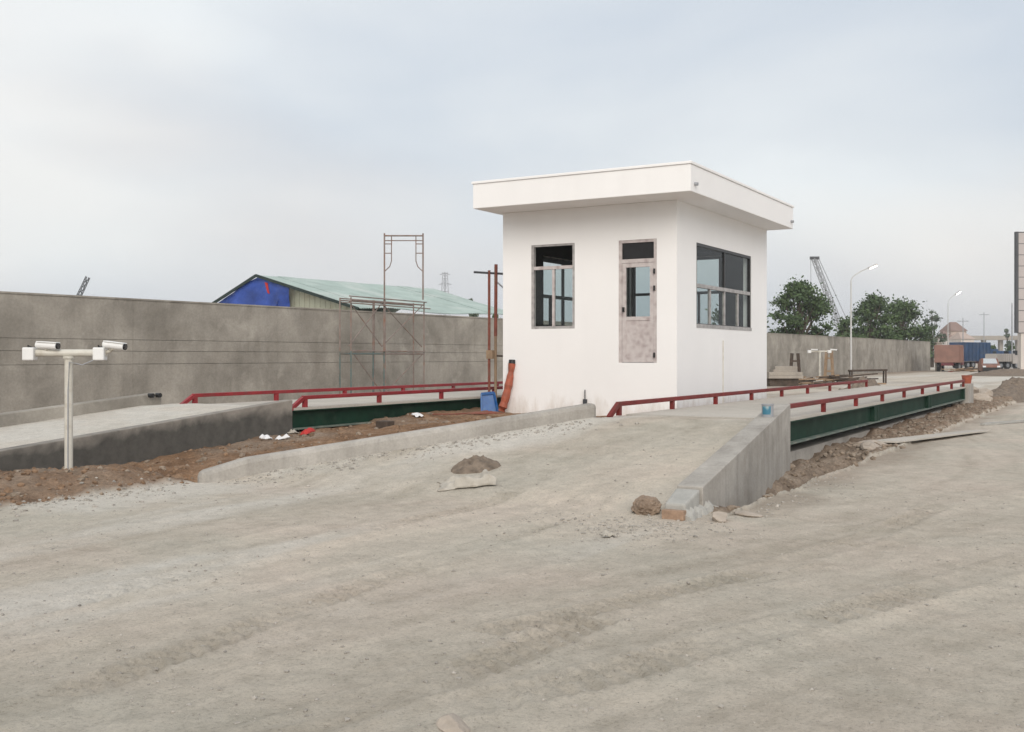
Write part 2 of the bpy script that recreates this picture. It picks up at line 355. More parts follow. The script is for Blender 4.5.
def mk(name, mb, mat, parent=None, bevel=0, smooth=False, origin=None):
    me = bpy.data.meshes.new(name)
    off = wloc(parent) if parent else (Vector(origin) if origin else Vector((0, 0, 0)))
    me.from_pydata([(v[0] - off.x, v[1] - off.y, v[2] - off.z) for v in mb.v], [], mb.f)
    bm = bmesh.new(); bm.from_mesh(me); bmesh.ops.recalc_face_normals(bm, faces=bm.faces)
    bm.to_mesh(me); bm.free()
    if smooth:
        for p in me.polygons: p.use_smooth = True
    me.materials.append(M[mat] if isinstance(mat, str) else mat)
    o = bpy.data.objects.new(name, me); COL.objects.link(o)
    if parent: o.parent = parent
    elif origin: o.location = origin
    if bevel:
        m = o.modifiers.new('bevel', 'BEVEL'); m.width = bevel; m.segments = 2; m.limit_method = 'ANGLE'
    return o
def copy_tree(o, parent=None):
    c = o.copy(); COL.objects.link(c); c.parent = parent
    for ch in o.children: copy_tree(ch, c)
    return c

# ------------------------------------------------------------------ ground heights
ZD = 0.70                                              # weighbridge deck level
def kR(X): return 3.97 + (X - 10.44) * 0.11            # outer face of the right-hand ramp kerb
def kL(X): return 10.80 - (X - 10.26) * 0.5704         # ramp-side face of the left-hand ramp kerb
def heights(X, Y):
    d0 = np.hypot(X, Y)
    und = 0.018 * fbm(X / 2.2, Y / 2.2, 3, 1) + 0.006 * fbm(X / 0.35, Y / 0.35, 3, 5) * (d0 < 60)
    z = und.copy(); soil = np.zeros_like(X); hue = np.zeros_like(X); pale = np.zeros_like(X)
    wob = fbm(X / 0.9, Y / 0.9, 4, 9)
    lump = fbm(X / 0.8, Y / 0.8, 5, 21, 0.6); lump2 = fbm(X / 0.25, Y / 0.25, 4, 33, 0.6)
    # streaks left by wheels: lines of travel fan out from the ramp
    a = np.interp(Y, [-4, 1.0, 3, 5.5, 8.5, 14], [-0.34, -0.38, -0.30, -0.10, 0.09, 0.13])
    q = Y - (X - 6.5) * np.tan(a) * sm(30, 8, X) * sm(-20, 2, X)
    streak = 0.5 + 0.38 * fbm(q / 0.8, X / 9 + 3, 4, 41) + 0.36 * fbm(q / 0.16, X / 2.6, 4, 57, 0.65) + 0.34 * fbm(X / 0.30, Y / 0.30, 4, 63, 0.7)
    z += (0.005 * fbm(q / 0.16, X / 2.6, 3, 57) + 0.008 * fbm(X / 0.14, Y / 0.14, 3, 65, 0.6)) * (d0 < 40)
    # pale cement-dust smears on the left of the yard and on the ramp
    pale = sm(0.05, 0.55, fbm(q / 1.1 + 7, X / 5, 4, 71) + 0.55 * np.exp(-((q - 8.6) / 1.3)**2) - 0.25 * (Y < 4) ) * sm(1.0, 6, Y) * 0.85
    pale = np.maximum(pale, 0.7 * sm(0.0, 0.5, wob + 0.4 * np.exp(-((Y - 10.4) / 0.8)**2)) * np.exp(-((Y - 10.5) / 1.0)**2) * (X < 12))
    # tyre treads pressed into the dust
    for pts, w in (([(5.6, 3.45), (6.88, 2.98), (8.25, 2.55), (10.2, 2.15), (13, 1.9)], 0.17), ([(3.5, 3.25), (5.0, 2.5), (5.89, 2.17), (7.57, 1.5), (10, 0.7), (13, 0.1)], 0.20),
                   ([(3.0, 3.45), (4.2, 3.2), (5.36, 3.07), (6.2, 3.0)], 0.20), ([(2.5, 6.0), (4.5, 6.3), (7.5, 6.5), (11, 6.4)], 0.16), ([(3, 4.6), (6, 4.9), (9, 5.1), (12, 5.3)], 0.16)):
        px, py = zip(*pts); yc = np.interp(X, px, py); l = (Y - yc)
        inn = (X > px[0]) & (X < px[-1])
        k = np.where(inn, sm(w, w * 0.75, np.abs(l)), 0) * sm(-0.35, 0.25, fbm(X / 1.1, Y / 1.1, 3, 83))
        z += k * (-0.022 + 0.024 * (np.sin((X + np.abs(l) * 0.8) * 2 * math.pi / 0.15) > 0.0))
        z += 0.016 * np.where(inn, np.exp(-((np.abs(l) - w) / 0.04)**2), 0)
        streak -= k * 0.26
    # right-hand approach ramp between its kerbs
    inr = (Y > kR(X) + 0.15) & (Y < kL(X) + 0.12) & (X < 16.65) & (X > 9)
    rz = ZD * np.clip((X - 10.2) / 5.6, 0, 1) * sm(10.0, 11.2, X)
    z = np.where(inr, z + rz, z)
    # left-hand approach ramp
    inl = (Y > 13.9) & (Y < 16.75) & (X < 15.5)
    lz = np.clip(0.084 * (X - 5.2) - 0.02, 0, 0.74)
    z = np.where(inl, z * 0.5 + lz, z); pale = np.where(inl, 0.55 + 0.45 * sm(-0.3, 0.4, wob), pale)
    # soil between the left kerb, the left ramp and the cabin
    edge = 11.0 + 0.25 * wob + 0.25 * (X < 6)
    sa = (X <= 10.3) & (Y > edge) & (Y < 13.9)
    saf = np.where((X <= 10.3) & (Y < 13.9), sm(-0.15, 0.15, Y - edge), 0) * sm(2, 4.5, X + wob)
    zA = saf * (0.03 + 0.09 * lump + 0.06 * lump2) + 0.13 * np.exp(-(((X - 9.0) / 1.5)**2 + ((Y - 12.1) / 0.75)**2)) * saf * (0.8 + 0.5 * lump) + 0.14 * np.exp(-(((X - 8.2) / 0.9)**2 + ((Y - 11.9) / 0.5)**2)) * saf
    z = np.where(sa | (saf > 0), z + zA, z)
    sb = (Y > np.where(X < 15.8, kL(X) + 0.12, 7.55)) & (Y < 13.9) & (X > 10.3) & (X < 36)
    zB = np.interp(X, [10.3, 11.2, 14, 16, 20, 27, 36], [-0.10, -0.02, 0.18, 0.26, 0.44, 0.42, 0.2]) + 0.08 * lump + 0.055 * lump2 - 0.16 * np.exp(-(((X - 10.9) / 0.5)**2 + ((Y - 11.3) / 0.5)**2))
    z = np.where(sb, zB, z); soil = np.where(sb, 1, np.maximum(soil, saf)); hue = np.where(sb, 0.05 + 0.75 * sm(-0.15, 0.35, fbm(X / 1.3, Y / 1.3, 4, 77)), 0.35 + 0.65 * sm(-0.2, 0.3, fbm(X / 1.1, Y / 1.1, 4, 79)))
    # excavated strip along the right-hand weighbridge
    e2 = 3.72 + 0.10 * wob + 0.05 * lump2
    sc = (Y > e2) & (Y < np.where(X < 16.65, kR(X) + 0.15, 4.9)) & (X > 11.2 + 0.3 * wob) & (X < 58)
    dep = np.interp(X, [11.2, 12.2, 15, 17, 19, 22, 28, 38, 44, 50, 58], [-0.02, -0.10, -0.12, -0.08, 0.0, 0.05, 0.10, 0.14, 0.2, 0.15, 0.0]) - 0.42 * np.exp(-((Y - 4.04) / 0.26)**2) * sm(12.3, 13.6, X) * sm(18.8, 16.8, X)
    cut = sm(0, 0.16, Y - e2)
    zC = dep * cut + (0.13 * lump + 0.10 * lump2) * cut + 0.05 * np.exp(-((Y - e2) / 0.12)**2)
    z = np.where(sc, zC, z); soil = np.where(sc, sm(0.02, 0.14, Y - e2) , soil); hue = np.where(sc, 1.0 - 0.35 * sm(18, 24, X), hue)
    spill = (~sc) & (Y < 3.75) & (Y > 2.6) & (X > 11)
    soil = np.where(spill, 0.5 * sm(2.9, 3.75, Y + 0.5 * wob), soil); hue = np.where(spill, 0.9, hue)
    # under the decks
    z = np.where((X > 16.65) & (X < 37) & (Y > 4.9) & (Y < 7.55), -0.25, z)
    z = np.where((X > 15.5) & (X < 37) & (Y > 13.9) & (Y < 16.7), 0.1, z)
    # exit ramps, rough ground beyond
    for y0, y1 in ((4.9, 7.5), (13.9, 16.7)):
        ex = (X >= 37) & (X < 45) & (Y > y0) & (Y < y1); z = np.where(ex, und + ZD * (1 - (X - 37) / 8), z); soil = np.where(ex, 0, soil)
    rough = ((X > 28) & (X < 75) & (Y > 7.6) & (Y < 13.8)) | ((X > 45) & (X < 75) & (Y > 13.5) & (Y < 19))
    rf = 0.5 * sm(-0.1, 0.35, fbm(X / 4, Y / 4, 3, 91))
    soil = np.where(rough & (X >= 36), rf, soil); hue = np.where(rough & (X >= 36), 0.9, hue)
    z = np.where(rough & (X >= 36), und + 0.08 * rf * (1 + lump), z)
    for cx, cy, rx, ry, hh in ((46.5, 4.5, 3.5, 0.8, 0.12), (52.5, 4.5, 3.2, 0.9, 0.15), (45.0, 8.9, 2.4, 0.8, 0.15)):
        k = np.exp(-(((X - cx) / rx)**2 + ((Y - cy) / ry)**2)); z += hh * k * (1 + 0.6 * lump); soil = np.maximum(soil, sm(0.1, 0.35, k)); hue = np.where(k > 0.1, 0.7, hue)
    # strip of soil at the foot of the perimeter wall
    wl = 26.9 - 0.042 * X - Y
    k = np.where((wl > -3) & (wl < 6) & (X < 130), sm(5.5, 1, wl + wob), 0); soil = np.maximum(soil, 0.7 * k); hue = np.where(k > 0.1, 0.6, hue)
    return z, np.clip(streak, 0, 1), soil, hue, pale
def axis(parts):
    out = []
    for a, b, st in parts: out.append(np.arange(a, b, st))
    return np.concatenate(out)
def grow(a, b, st, g=1.22):
    o = []; x = a
    while x < b: o.append(x); x += st; st *= g
    return np.array(o + [b])
gx = np.concatenate([-grow(3, 1200, 1.0)[::-1], axis([(-2.5, 3, 0.25), (3, 12, 0.034), (12, 20, 0.055), (20, 56, 0.16)]), grow(56, 1500, 0.4, 1.15)])
gy = np.concatenate([-grow(9, 1200, 1.0)[::-1], axis([(-8.5, -4, 0.25), (-4, 1, 0.06), (1, 12, 0.036), (12, 17, 0.055), (17, 28, 0.25)]), grow(28, 1500, 0.5, 1.2)])
GX, GY = np.meshgrid(gx, gy, indexing='ij')
gz, streak, soil, hue, pale = heights(GX, GY)
def gh(x, y):                                          # ground height at a point
    i = min(max(int(np.searchsorted(gx, x)), 1), len(gx) - 1); j = min(max(int(np.searchsorted(gy, y)), 1), len(gy) - 1)
    fx = (x - gx[i - 1]) / (gx[i] - gx[i - 1]); fy = (y - gy[j - 1]) / (gy[j] - gy[j - 1])
    return float((gz[i - 1, j - 1] * (1 - fx) + gz[i, j - 1] * fx) * (1 - fy) + (gz[i - 1, j] * (1 - fx) + gz[i, j] * fx) * fy)
def grid_mesh(name, GX, GY, GZ, mat):
    nx, ny = GX.shape; me = bpy.data.meshes.new(name)
    co = np.stack([GX, GY, GZ], -1).reshape(-1, 3).astype(np.float32)
    idx = np.arange(nx * ny).reshape(nx, ny)
    qd = np.stack([idx[:-1, :-1], idx[1:, :-1], idx[1:, 1:], idx[:-1, 1:]], -1).reshape(-1, 4).astype(np.int32)
    me.vertices.add(len(co)); me.vertices.foreach_set('co', co.ravel())
    me.loops.add(qd.size); me.loops.foreach_set('vertex_index', qd.ravel())
    me.polygons.add(len(qd)); me.polygons.foreach_set('loop_start', np.arange(0, qd.size, 4, dtype=np.int32))
    me.polygons.foreach_set('loop_total', np.full(len(qd), 4, dtype=np.int32))
    me.polygons.foreach_set('use_smooth', np.ones(len(qd), dtype=bool))
    me.update(calc_edges=True); me.materials.append(mat)
    o = bpy.data.objects.new(name, me); COL.objects.link(o); return o
ground = grid_mesh('ground', GX, GY, gz, M['ground']); ground['kind'] = 'structure'
for nm, arr in (('streak', streak), ('soil', soil), ('hue', hue), ('pale', pale)):
    at_ = ground.data.attributes.new(nm, 'FLOAT', 'POINT'); at_.data.foreach_set('value', arr.ravel().astype(np.float32))

# ------------------------------------------------------------------ perimeter wall: panels set on a core, joints recessed
WTOP = 3.40
def wY(X): return 26.9 - 0.042 * X
WA = math.atan2(-0.042, 1)
wall = empty('perimeter_wall', (0, wY(0), 0), 'long weathered grey concrete boundary wall behind the weighbridges', 'wall')
wall.rotation_euler.z = WA
def wall_child(name, mb, mat):
    me = bpy.data.meshes.new(name); me.from_pydata(mb.v, [], mb.f); me.materials.append(M[mat])
    o = bpy.data.objects.new(name, me); COL.objects.link(o); o.parent = wall; return o
wall_child('core', MB().box(-14, 136, 0.0125, 0.17, -0.1, WTOP - 0.02), 'wall_conc')
wall_child('coping', MB().box(-14, 136, -0.035, 0.205, WTOP - 0.019, WTOP + 0.03), 'wall_conc')
PW = 6.0
courses = [(-0.1, 1.45), (1.466, 1.835), (1.851, 2.18), (2.194, WTOP - 0.021)]
protos = []
for (z0, z1) in courses:
    b = MB(); c = 0.012                                   # chamfered front edge
    b.quadbox([(0.004, 0, z0), (PW - 0.004, 0, z0), (PW - 0.004, 0.012, z0), (0.004, 0.012, z0), (0.004, 0, z1), (PW - 0.004, 0, z1), (PW - 0.004, 0.012, z1), (0.004, 0.012, z1)])
    protos.append(b)
pan = {}
for ci, b in enumerate(protos):
    for k in range(25):
        if k == 0: o = wall_child('panel', b, 'wall_conc'); pan[ci] = o
        else: o = pan[ci].copy(); COL.objects.link(o); o.parent = wall
        o.location = (-14 + k * PW, random.uniform(-0.012, 0.0), 0)

# ------------------------------------------------------------------ the two ramps' kerbs and retaining walls
kerb = empty('ramp_kerb', (10.4, 4.2, 0), 'sloping grey concrete kerb wall on the near side of the right ramp', 'kerb')
def kerbR_seg(x0, x1, zt0, zt1, t=0.30, grow_=0.0):
    b = MB(); n = 8
    for i in range(n):
        a = x0 + (x1 - x0) * i / n; c = x0 + (x1 - x0) * (i + 1) / n
        za = zt0 + (zt1 - zt0) * i / n; zc = zt0 + (zt1 - zt0) * (i + 1) / n
        b.v += [(a, kR(a) - grow_, -0.4), (a, kR(a) + t, -0.4), (a, kR(a) - grow_, za), (a, kR(a) + t, za)]
    a = x1; b.v += [(a, kR(a) - grow_, -0.4), (a, kR(a) + t, -0.4), (a, kR(a) - grow_, zt1), (a, kR(a) + t, zt1)]
    for i in range(n):
        o = i * 4
        b.f += [(o, o + 4, o + 6, o + 2), (o + 1, o + 3, o + 7, o + 5), (o + 2, o + 6, o + 7, o + 3)]
    b.f += [(0, 2, 3, 1), (n * 4, n * 4 + 1, n * 4 + 3, n * 4 + 2)]
    return b
mk('kerb_body', kerbR_seg(11.02, 16.62, 0.285, 0.955), 'kerb_conc', kerb, bevel=0.012)
eb = MB().quadbox([(10.50, 4.02, -0.1), (11.0, 4.07, -0.1), (11.0, 4.33, -0.1), (10.50, 4.27, -0.1), (10.50, 4.035, 0.16), (11.0, 4.055, 0.262), (11.0, 4.335, 0.262), (10.50, 4.265, 0.16)])
mk('end_block', eb, 'mortar', kerb, bevel=0.025)
mk('brick', MB().box(10.40, 10.495, 4.02, 4.26, 0.0, 0.10), 'brick', kerb, bevel=0.006)
sk = MB(); n = 14                                        # rough mortar fillet along the foot of the end block
for i in range(n + 1):
    x = 10.46 + 0.95 * i / n; y = kR(max(x, 10.44)) + (0.045 if x < 11.02 else 0.0); w_ = 0.10 + 0.03 * math.sin(i * 1.9) + 0.02 * math.sin(i * 4.1); h_ = (0.10 + 0.035 * math.sin(i * 2.7)) * (0.5 if i in (0, n) else 1)
    sk.v += [(x, y - w_, -0.06), (x, y - w_ * 0.55, h_ * 0.62), (x, y + 0.02, h_), (x, y + 0.03, -0.06)]
for i in range(n):
    o_ = i * 4
    for a, c in ((0, 1), (1, 2), (2, 3)): sk.f.append((o_ + a, o_ + 4 + a, o_ + 4 + c, o_ + c))
sk.f += [(0, 1, 2, 3), (n * 4 + 3, n * 4 + 2, n * 4 + 1, n * 4)]
mk('mortar_fillet', sk, 'mortar', kerb)

kerb2 = empty('ramp_kerb', (10.3, 10.8, 0), 'long pale concrete kerb along the left side of the central ramp', 'kerb')
def kerbL_body():
    b = MB(); n = 10; x0, x1 = 10.26, 15.85; d = Vector((1, -0.5704, 0)).normalized(); nrm = Vector((-d.y, d.x, 0)) * 0.24
    for i in range(n + 1):
        f = i / n; x = x0 + (x1 - x0) * f; y = kL(x); zt = 0.235 + (0.93 - 0.235) * f - (0.09 if i == 0 else 0)
        for (ox, oy) in ((0, 0), (nrm.x, nrm.y)): b.v += [(x + ox, y + oy, -0.3), (x + ox, y + oy, zt)]
    for i in range(n):
        o = i * 4; b.f += [(o, o + 4, o + 5, o + 1), (o + 2, o + 3, o + 7, o + 6), (o + 1, o + 5, o + 7, o + 3)]
    b.f += [(0, 1, 3, 2), (n * 4, n * 4 + 2, n * 4 + 3, n * 4 + 1)]
    return b
mk('kerb_body', kerbL_body(), 'kerb_conc', kerb2, bevel=0.07)

rw = empty('ramp_wall', (9.5, 13.85, 0), 'dark damp concrete retaining wall of the left ramp, behind the camera post', 'wall')
b = MB(); n = 12
for i in range(n + 1):
    x = 4.9 + (15.42 - 4.9) * i / n; zt = max(0.03, 0.084 * (x - 5.2)) + 0.012
    b.v += [(x, 13.80, -0.3), (x, 13.80, zt), (x, 14.02, -0.3), (x, 14.02, zt)]
for i in range(n):
    o = i * 4; b.f += [(o, o + 4, o + 5, o + 1), (o + 2, o + 3, o + 7, o + 6), (o + 1, o + 5, o + 7, o + 3)]
b.f += [(0, 1, 3, 2), (n * 4, n * 4 + 2, n * 4 + 3, n * 4 + 1)]
mk('wall_body', b, 'damp', rw, bevel=0.015)
fk = empty('ramp_kerb', (8, 16.7, 0), 'low concrete kerb along the far edge of the left ramp', 'kerb')
b = MB()
b.quadbox([(5, 16.6, -0.2), (14.75, 16.6, -0.2), (14.75, 16.85, -0.2), (5, 16.85, -0.2), (5, 16.6, 0.22), (14.75, 16.6, 0.98), (14.75, 16.85, 0.98), (5, 16.85, 0.22)])
mk('kerb_body', b, 'wall_conc', fk, bevel=0.02)
for k in range(2): mk('pipe_end', MB().tube([(14.45 + k * 0.18, 16.50, 0.93), (14.45 + k * 0.18, 16.62, 0.93)], 0.045, 10), 'black', fk)

# ------------------------------------------------------------------ weighbridges
def weighbridge(x0, x1, y0, y1, near_rail, far_rail, label, rm, slant):
    wb = empty('weighbridge', (x0, y0, 0), label, 'weighbridge', 'steel truck weighbridges')
    L = (x1 - x0) / 3
    for k in range(3):
        a, c = x0 + k * L, x0 + (k + 1) * L
        mk('deck_slab', MB().box(a + 0.01, c - 0.01, y0 + 0.02, y1 - 0.02, ZD - 0.035, ZD + 0.01), 'deck', wb)
        for yy, s in ((y0, 1), (y1, -1)):
            bm_ = mk('beam', MB().box(a + 0.012, c - 0.012, min(yy + s * 0.10, yy + s * 0.125), max(yy + s * 0.10, yy + s * 0.125), 0.325, ZD - 0.058), 'green', wb)
            mk('bottom_flange', MB().box(a + 0.012, c - 0.012, min(yy, yy + s * 0.24), max(yy, yy + s * 0.24), 0.295, 0.324), 'green_highlight', bm_)
            mk('top_flange', MB().box(a + 0.012, c - 0.012, min(yy, yy + s * 0.24), max(yy, yy + s * 0.24), ZD - 0.057, ZD - 0.037), 'green', bm_)
            for xs in ((a + 0.02, c - 0.28) if k else (c - 0.28,)):
                mk('stiffener', MB().box(xs, xs + 0.26, min(yy + s * 0.012, yy + s * 0.099), max(yy + s * 0.012, yy + s * 0.099), 0.326, ZD - 0.059), 'green', bm_)
    for k in range(4):                                    # load cell feet on a plinth
        xx = x0 + 0.35 + k * (x1 - x0 - 0.7) / 3
        for yy in (y0 + 0.45, y1 - 0.45): mk('load_cell', MB().tube([(xx, yy, 0.12), (xx, yy, 0.296)], 0.10, 10), 'steel_dark', wb)
    mk('plinth', MB().box(x0 - 0.02, x1 + 0.02, y0 + 0.16, y1 - 0.16, -0.35, 0.135), 'kerb_conc', wb)
    for (yy, a, c) in ((y0 + 0.06, *near_rail), (y1 - 0.06, *far_rail)):
        r = mk('rail', MB().bar((a, yy, ZD + 0.20), (c, yy, ZD + 0.20), 0.075, 0.075), rm, wb, bevel=0.01)
        nn = int(round((c - a) / 2.45))
        for i in range(nn + 1):
            x = a + 0.06 + (c - a - 0.12) * i / nn; mk('post', MB().box(x - 0.045, x + 0.045, yy - 0.034, yy + 0.034, ZD + 0.008, ZD + 0.1625), rm, r)
        if slant: mk('sloped_end', MB().bar((a - 0.34, yy, ZD - 0.01), (a + 0.01, yy, ZD + 0.19), 0.07, 0.07), rm, r)
    return wb
weighbridge(16.66, 37.0, 4.70, 7.50, (16.5, 37.0), (16.25, 35.4), 'green beamed weighbridge with red rails in front of the white cabin', 'red', True)
weighbridge(15.44, 37.0, 13.78, 16.55, (15.75, 37.0), (15.45, 37.0), 'green beamed weighbridge with red rails left of the cabin, below the scaffold', 'redb', True)

# ------------------------------------------------------------------ weighbridge cabin
CXa, CXb, CYa, CYb, CZ0, CZ1 = 20.5, 26.65, 8.06, 12.18, 0.2, 4.88
cabin = empty('weighbridge_cabin', (CXa, CYa, 0.3), 'white flat roofed cabin with unfinished windows standing between the two weighbridges', 'building')
TH = 0.2
def wall_with_hole(fixed, ax, lo, hi, z0, z1, holes):
    """rectangular wall slab split round rectangular openings; fixed=(near, far) on the other axis"""
    b = MB()
    cuts = sorted({lo, hi, *[h[0] for h in holes], *[h[1] for h in holes]})
    for a, c in zip(cuts, cuts[1:]):
        zs = [(z0, z1)]
        for h in holes:
            if h[0] < c - 1e-6 and h[1] > a + 1e-6: zs = [(z0, h[2]), (h[3], z1)]
        for q0, q1 in zs:
            if ax == 'y': b.box(fixed[0], fixed[1], a, c, q0, q1)
            else: b.box(a, c, fixed[0], fixed[1], q0, q1)
    return b
def weld(o, d=0.0005):
    bm = bmesh.new(); bm.from_mesh(o.data); bmesh.ops.remove_doubles(bm, verts=bm.verts, dist=d)
    # drop inner faces shared by two slabs
    seen = {}
    for f in bm.faces: seen.setdefault(tuple(sorted(v.index for v in f.verts)), []).append(f)
    kill = [f for fs in seen.values() if len(fs) > 1 for f in fs]
    bmesh.ops.delete(bm, geom=kill, context='FACES')
    bmesh.ops.recalc_face_normals(bm, faces=bm.faces); bm.to_mesh(o.data); bm.free(); return o
W1 = (10.39, 11.46, 2.29, 4.13)          # front window (y, y, z, z)
D1 = (8.50, 9.36, 1.56, 4.12)            # front door
W2 = (21.62, 25.38, 2.34, 4.12)          # right window (x, x, z, z)
W3 = (22.0, 24.7, 2.34, 4.05)            # left side window
W4 = (9.2, 11.75, 2.2, 4.28)            # back window
mk('wall', wall_with_hole((CXa, CXa + TH), 'y', CYa, CYb, CZ0, CZ1, [D1, W1]), 'plaster', cabin)
mk('wall', wall_with_hole((CYa, CYa + TH), 'x', CXa + TH + 0.001, CXb, CZ0, CZ1, [W2]), 'plaster', cabin)
mk('wall', wall_with_hole((CXb - TH, CXb - 0.001), 'y', CYa + TH + 0.001, CYb - TH - 0.001, CZ0, CZ1, [W4]), 'plaster', cabin)
mk('wall', wall_with_hole((CYb - TH, CYb), 'x', CXa + TH + 0.001, CXb - 0.0005, CZ0, CZ1, [W3]), 'plaster', cabin)
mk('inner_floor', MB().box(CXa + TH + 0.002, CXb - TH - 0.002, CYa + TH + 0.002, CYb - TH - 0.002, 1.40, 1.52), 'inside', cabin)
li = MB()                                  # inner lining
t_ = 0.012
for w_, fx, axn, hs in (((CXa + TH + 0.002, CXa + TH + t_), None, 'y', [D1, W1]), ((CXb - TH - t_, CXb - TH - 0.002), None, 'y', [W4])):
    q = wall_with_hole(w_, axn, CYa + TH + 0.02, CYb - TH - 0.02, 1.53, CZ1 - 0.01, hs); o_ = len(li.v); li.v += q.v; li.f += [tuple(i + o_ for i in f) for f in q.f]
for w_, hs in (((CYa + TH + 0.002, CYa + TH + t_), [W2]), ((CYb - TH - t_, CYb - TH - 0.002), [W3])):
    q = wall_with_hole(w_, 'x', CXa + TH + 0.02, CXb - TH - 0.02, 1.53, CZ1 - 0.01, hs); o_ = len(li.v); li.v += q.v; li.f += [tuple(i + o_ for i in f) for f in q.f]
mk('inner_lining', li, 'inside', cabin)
RX0, RX1, RY0, RY1 = 19.53, 26.68, 7.40, 12.36
roof = mk('roof', MB().box(RX0, RX1, RY0, RY1, CZ1 + 0.002, CZ1 + 0.53), 'plaster', cabin, bevel=0.012)
mk('roof_coping', MB().box(RX0 - 0.025, RX1 + 0.025, RY0 - 0.025, RY1 + 0.025, CZ1 + 0.531, CZ1 + 0.585), 'plaster', roof, bevel=0.008)
for (x, y) in ((RX0 + 0.22, RY0), (RX1 - 0.2, RY0)):
    mk('drain_spout', MB().tube([(x, y - 0.07, CZ1 + 0.16), (x, y + 0.02, CZ1 + 0.17)], 0.035, 10), 'steel_grey', roof)
# front window: transom light above two casements, facing -X
def win_x(name, x, y0, y1, z0, z1, ztr, mull_low, mull_up, mat, fw=0.06, pane_up=True, flip=1, bar=None):
    xo, xi = x + flip * 0.012, x + flip * 0.08
    lo_, hi_ = min(xo, xi), max(xo, xi)
    w = mk(name, MB().box(lo_, hi_, y0, y0 + fw, z0, z1).box(lo_, hi_, y1 - fw, y1, z0, z1).box(lo_, hi_, y0 + fw, y1 - fw, z0, z0 + fw).box(lo_, hi_, y0 + fw, y1 - fw, z1 - fw * 0.7, z1), mat, cabin)
    mk('transom_bar', MB().box(lo_ - 0.004, hi_ + 0.004, y0 + fw, y1 - fw, ztr - 0.035, ztr + 0.035), bar or mat, w)
    for m_ in mull_low: mk('mullion', MB().box(lo_ + 0.006, hi_ - 0.006, m_ - 0.028, m_ + 0.028, z0 + fw, ztr - 0.036), bar or mat, w)
    for m_ in mull_up: mk('mullion', MB().box(lo_ + 0.006, hi_ - 0.006, m_ - 0.02, m_ + 0.02, ztr + 0.036, z1 - fw * 0.7), mat, w)
    xm = (xo + xi) / 2
    ed = [y0 + fw] + list(mull_low) + [y1 - fw]
    for a, c in zip(ed, ed[1:]): mk('pane', MB().box(xm - 0.003, xm + 0.003, a + 0.029, c - 0.029, z0 + fw, ztr - 0.037), 'glass', w)
    if pane_up:
        ed = [y0 + fw] + list(mull_up) + [y1 - fw]
        for a, c in zip(ed, ed[1:]): mk('pane', MB().box(xm - 0.003, xm + 0.003, a + 0.021, c - 0.021, ztr + 0.037, z1 - fw * 0.7), 'glass', w)
    return w
win_x('window', CXa, *W1[:2], *W1[2:], 3.62, [10.92], [], 'film_grey', pane_up=False, bar='film')
wf = win_x('window', CXb, *W4[:2], *W4[2:], 3.35, [9.85, 10.45, 11.1], [10.45], 'frame_dark', fw=0.10, flip=-1)
def win_y(name, y, x0, x1, z0, z1, ztr, mull_low, mull_up, mat, fw=0.06, flip=1, bar=None):
    yo, yi = y + flip * 0.012, y + flip * 0.08
    lo_, hi_ = min(yo, yi), max(yo, yi)
    w = mk(name, MB().box(x0, x0 + fw, lo_, hi_, z0, z1).box(x1 - fw, x1, lo_, hi_, z0, z1).box(x0 + fw, x1 - fw, lo_, hi_, z0, z0 + fw).box(x0 + fw, x1 - fw, lo_, hi_, z1 - fw, z1), mat, cabin)
    mk('transom_bar', MB().box(x0 + fw, x1 - fw, lo_ - 0.004, hi_ + 0.004, ztr - 0.04, ztr + 0.04), bar or mat, w)
    ym = (yo + yi) / 2
    for m_ in mull_low: mk('mullion', MB().box(m_ - 0.035, m_ + 0.035, lo_ + 0.006, hi_ - 0.006, z0 + fw, ztr - 0.041), bar or mat, w)
    for m_ in mull_up: mk('mullion', MB().box(m_ - 0.03, m_ + 0.03, lo_ + 0.006, hi_ - 0.006, ztr + 0.041, z1 - fw), mat, w)
    for ms, za, zc in ((mull_low, z0 + fw, ztr - 0.042), (mull_up, ztr + 0.042, z1 - fw)):
        ed = [x0 + fw] + list(ms) + [x1 - fw]
        for a, c in zip(ed, ed[1:]): mk('pane', MB().box(a + 0.036, c - 0.036, ym - 0.003, ym + 0.003, za, zc), 'glass', w)
    return w
w2 = win_y('window', CYa, *W2[:2], *W2[2:], 3.21, [22.55, 23.5, 24.45], [23.5], 'frame_dark', bar='film_grey')
mk('sill', MB().box(W2[0], W2[1], CYa - 0.012, CYa + 0.011, W2[2] - 0.03, W2[2] + 0.045), 'film_grey', w2)
win_y('window', CYb, *W3[:2], *W3[2:], 3.12, [22.65, 23.3, 23.95], [23.3], 'frame_dark', fw=0.11, flip=-1)
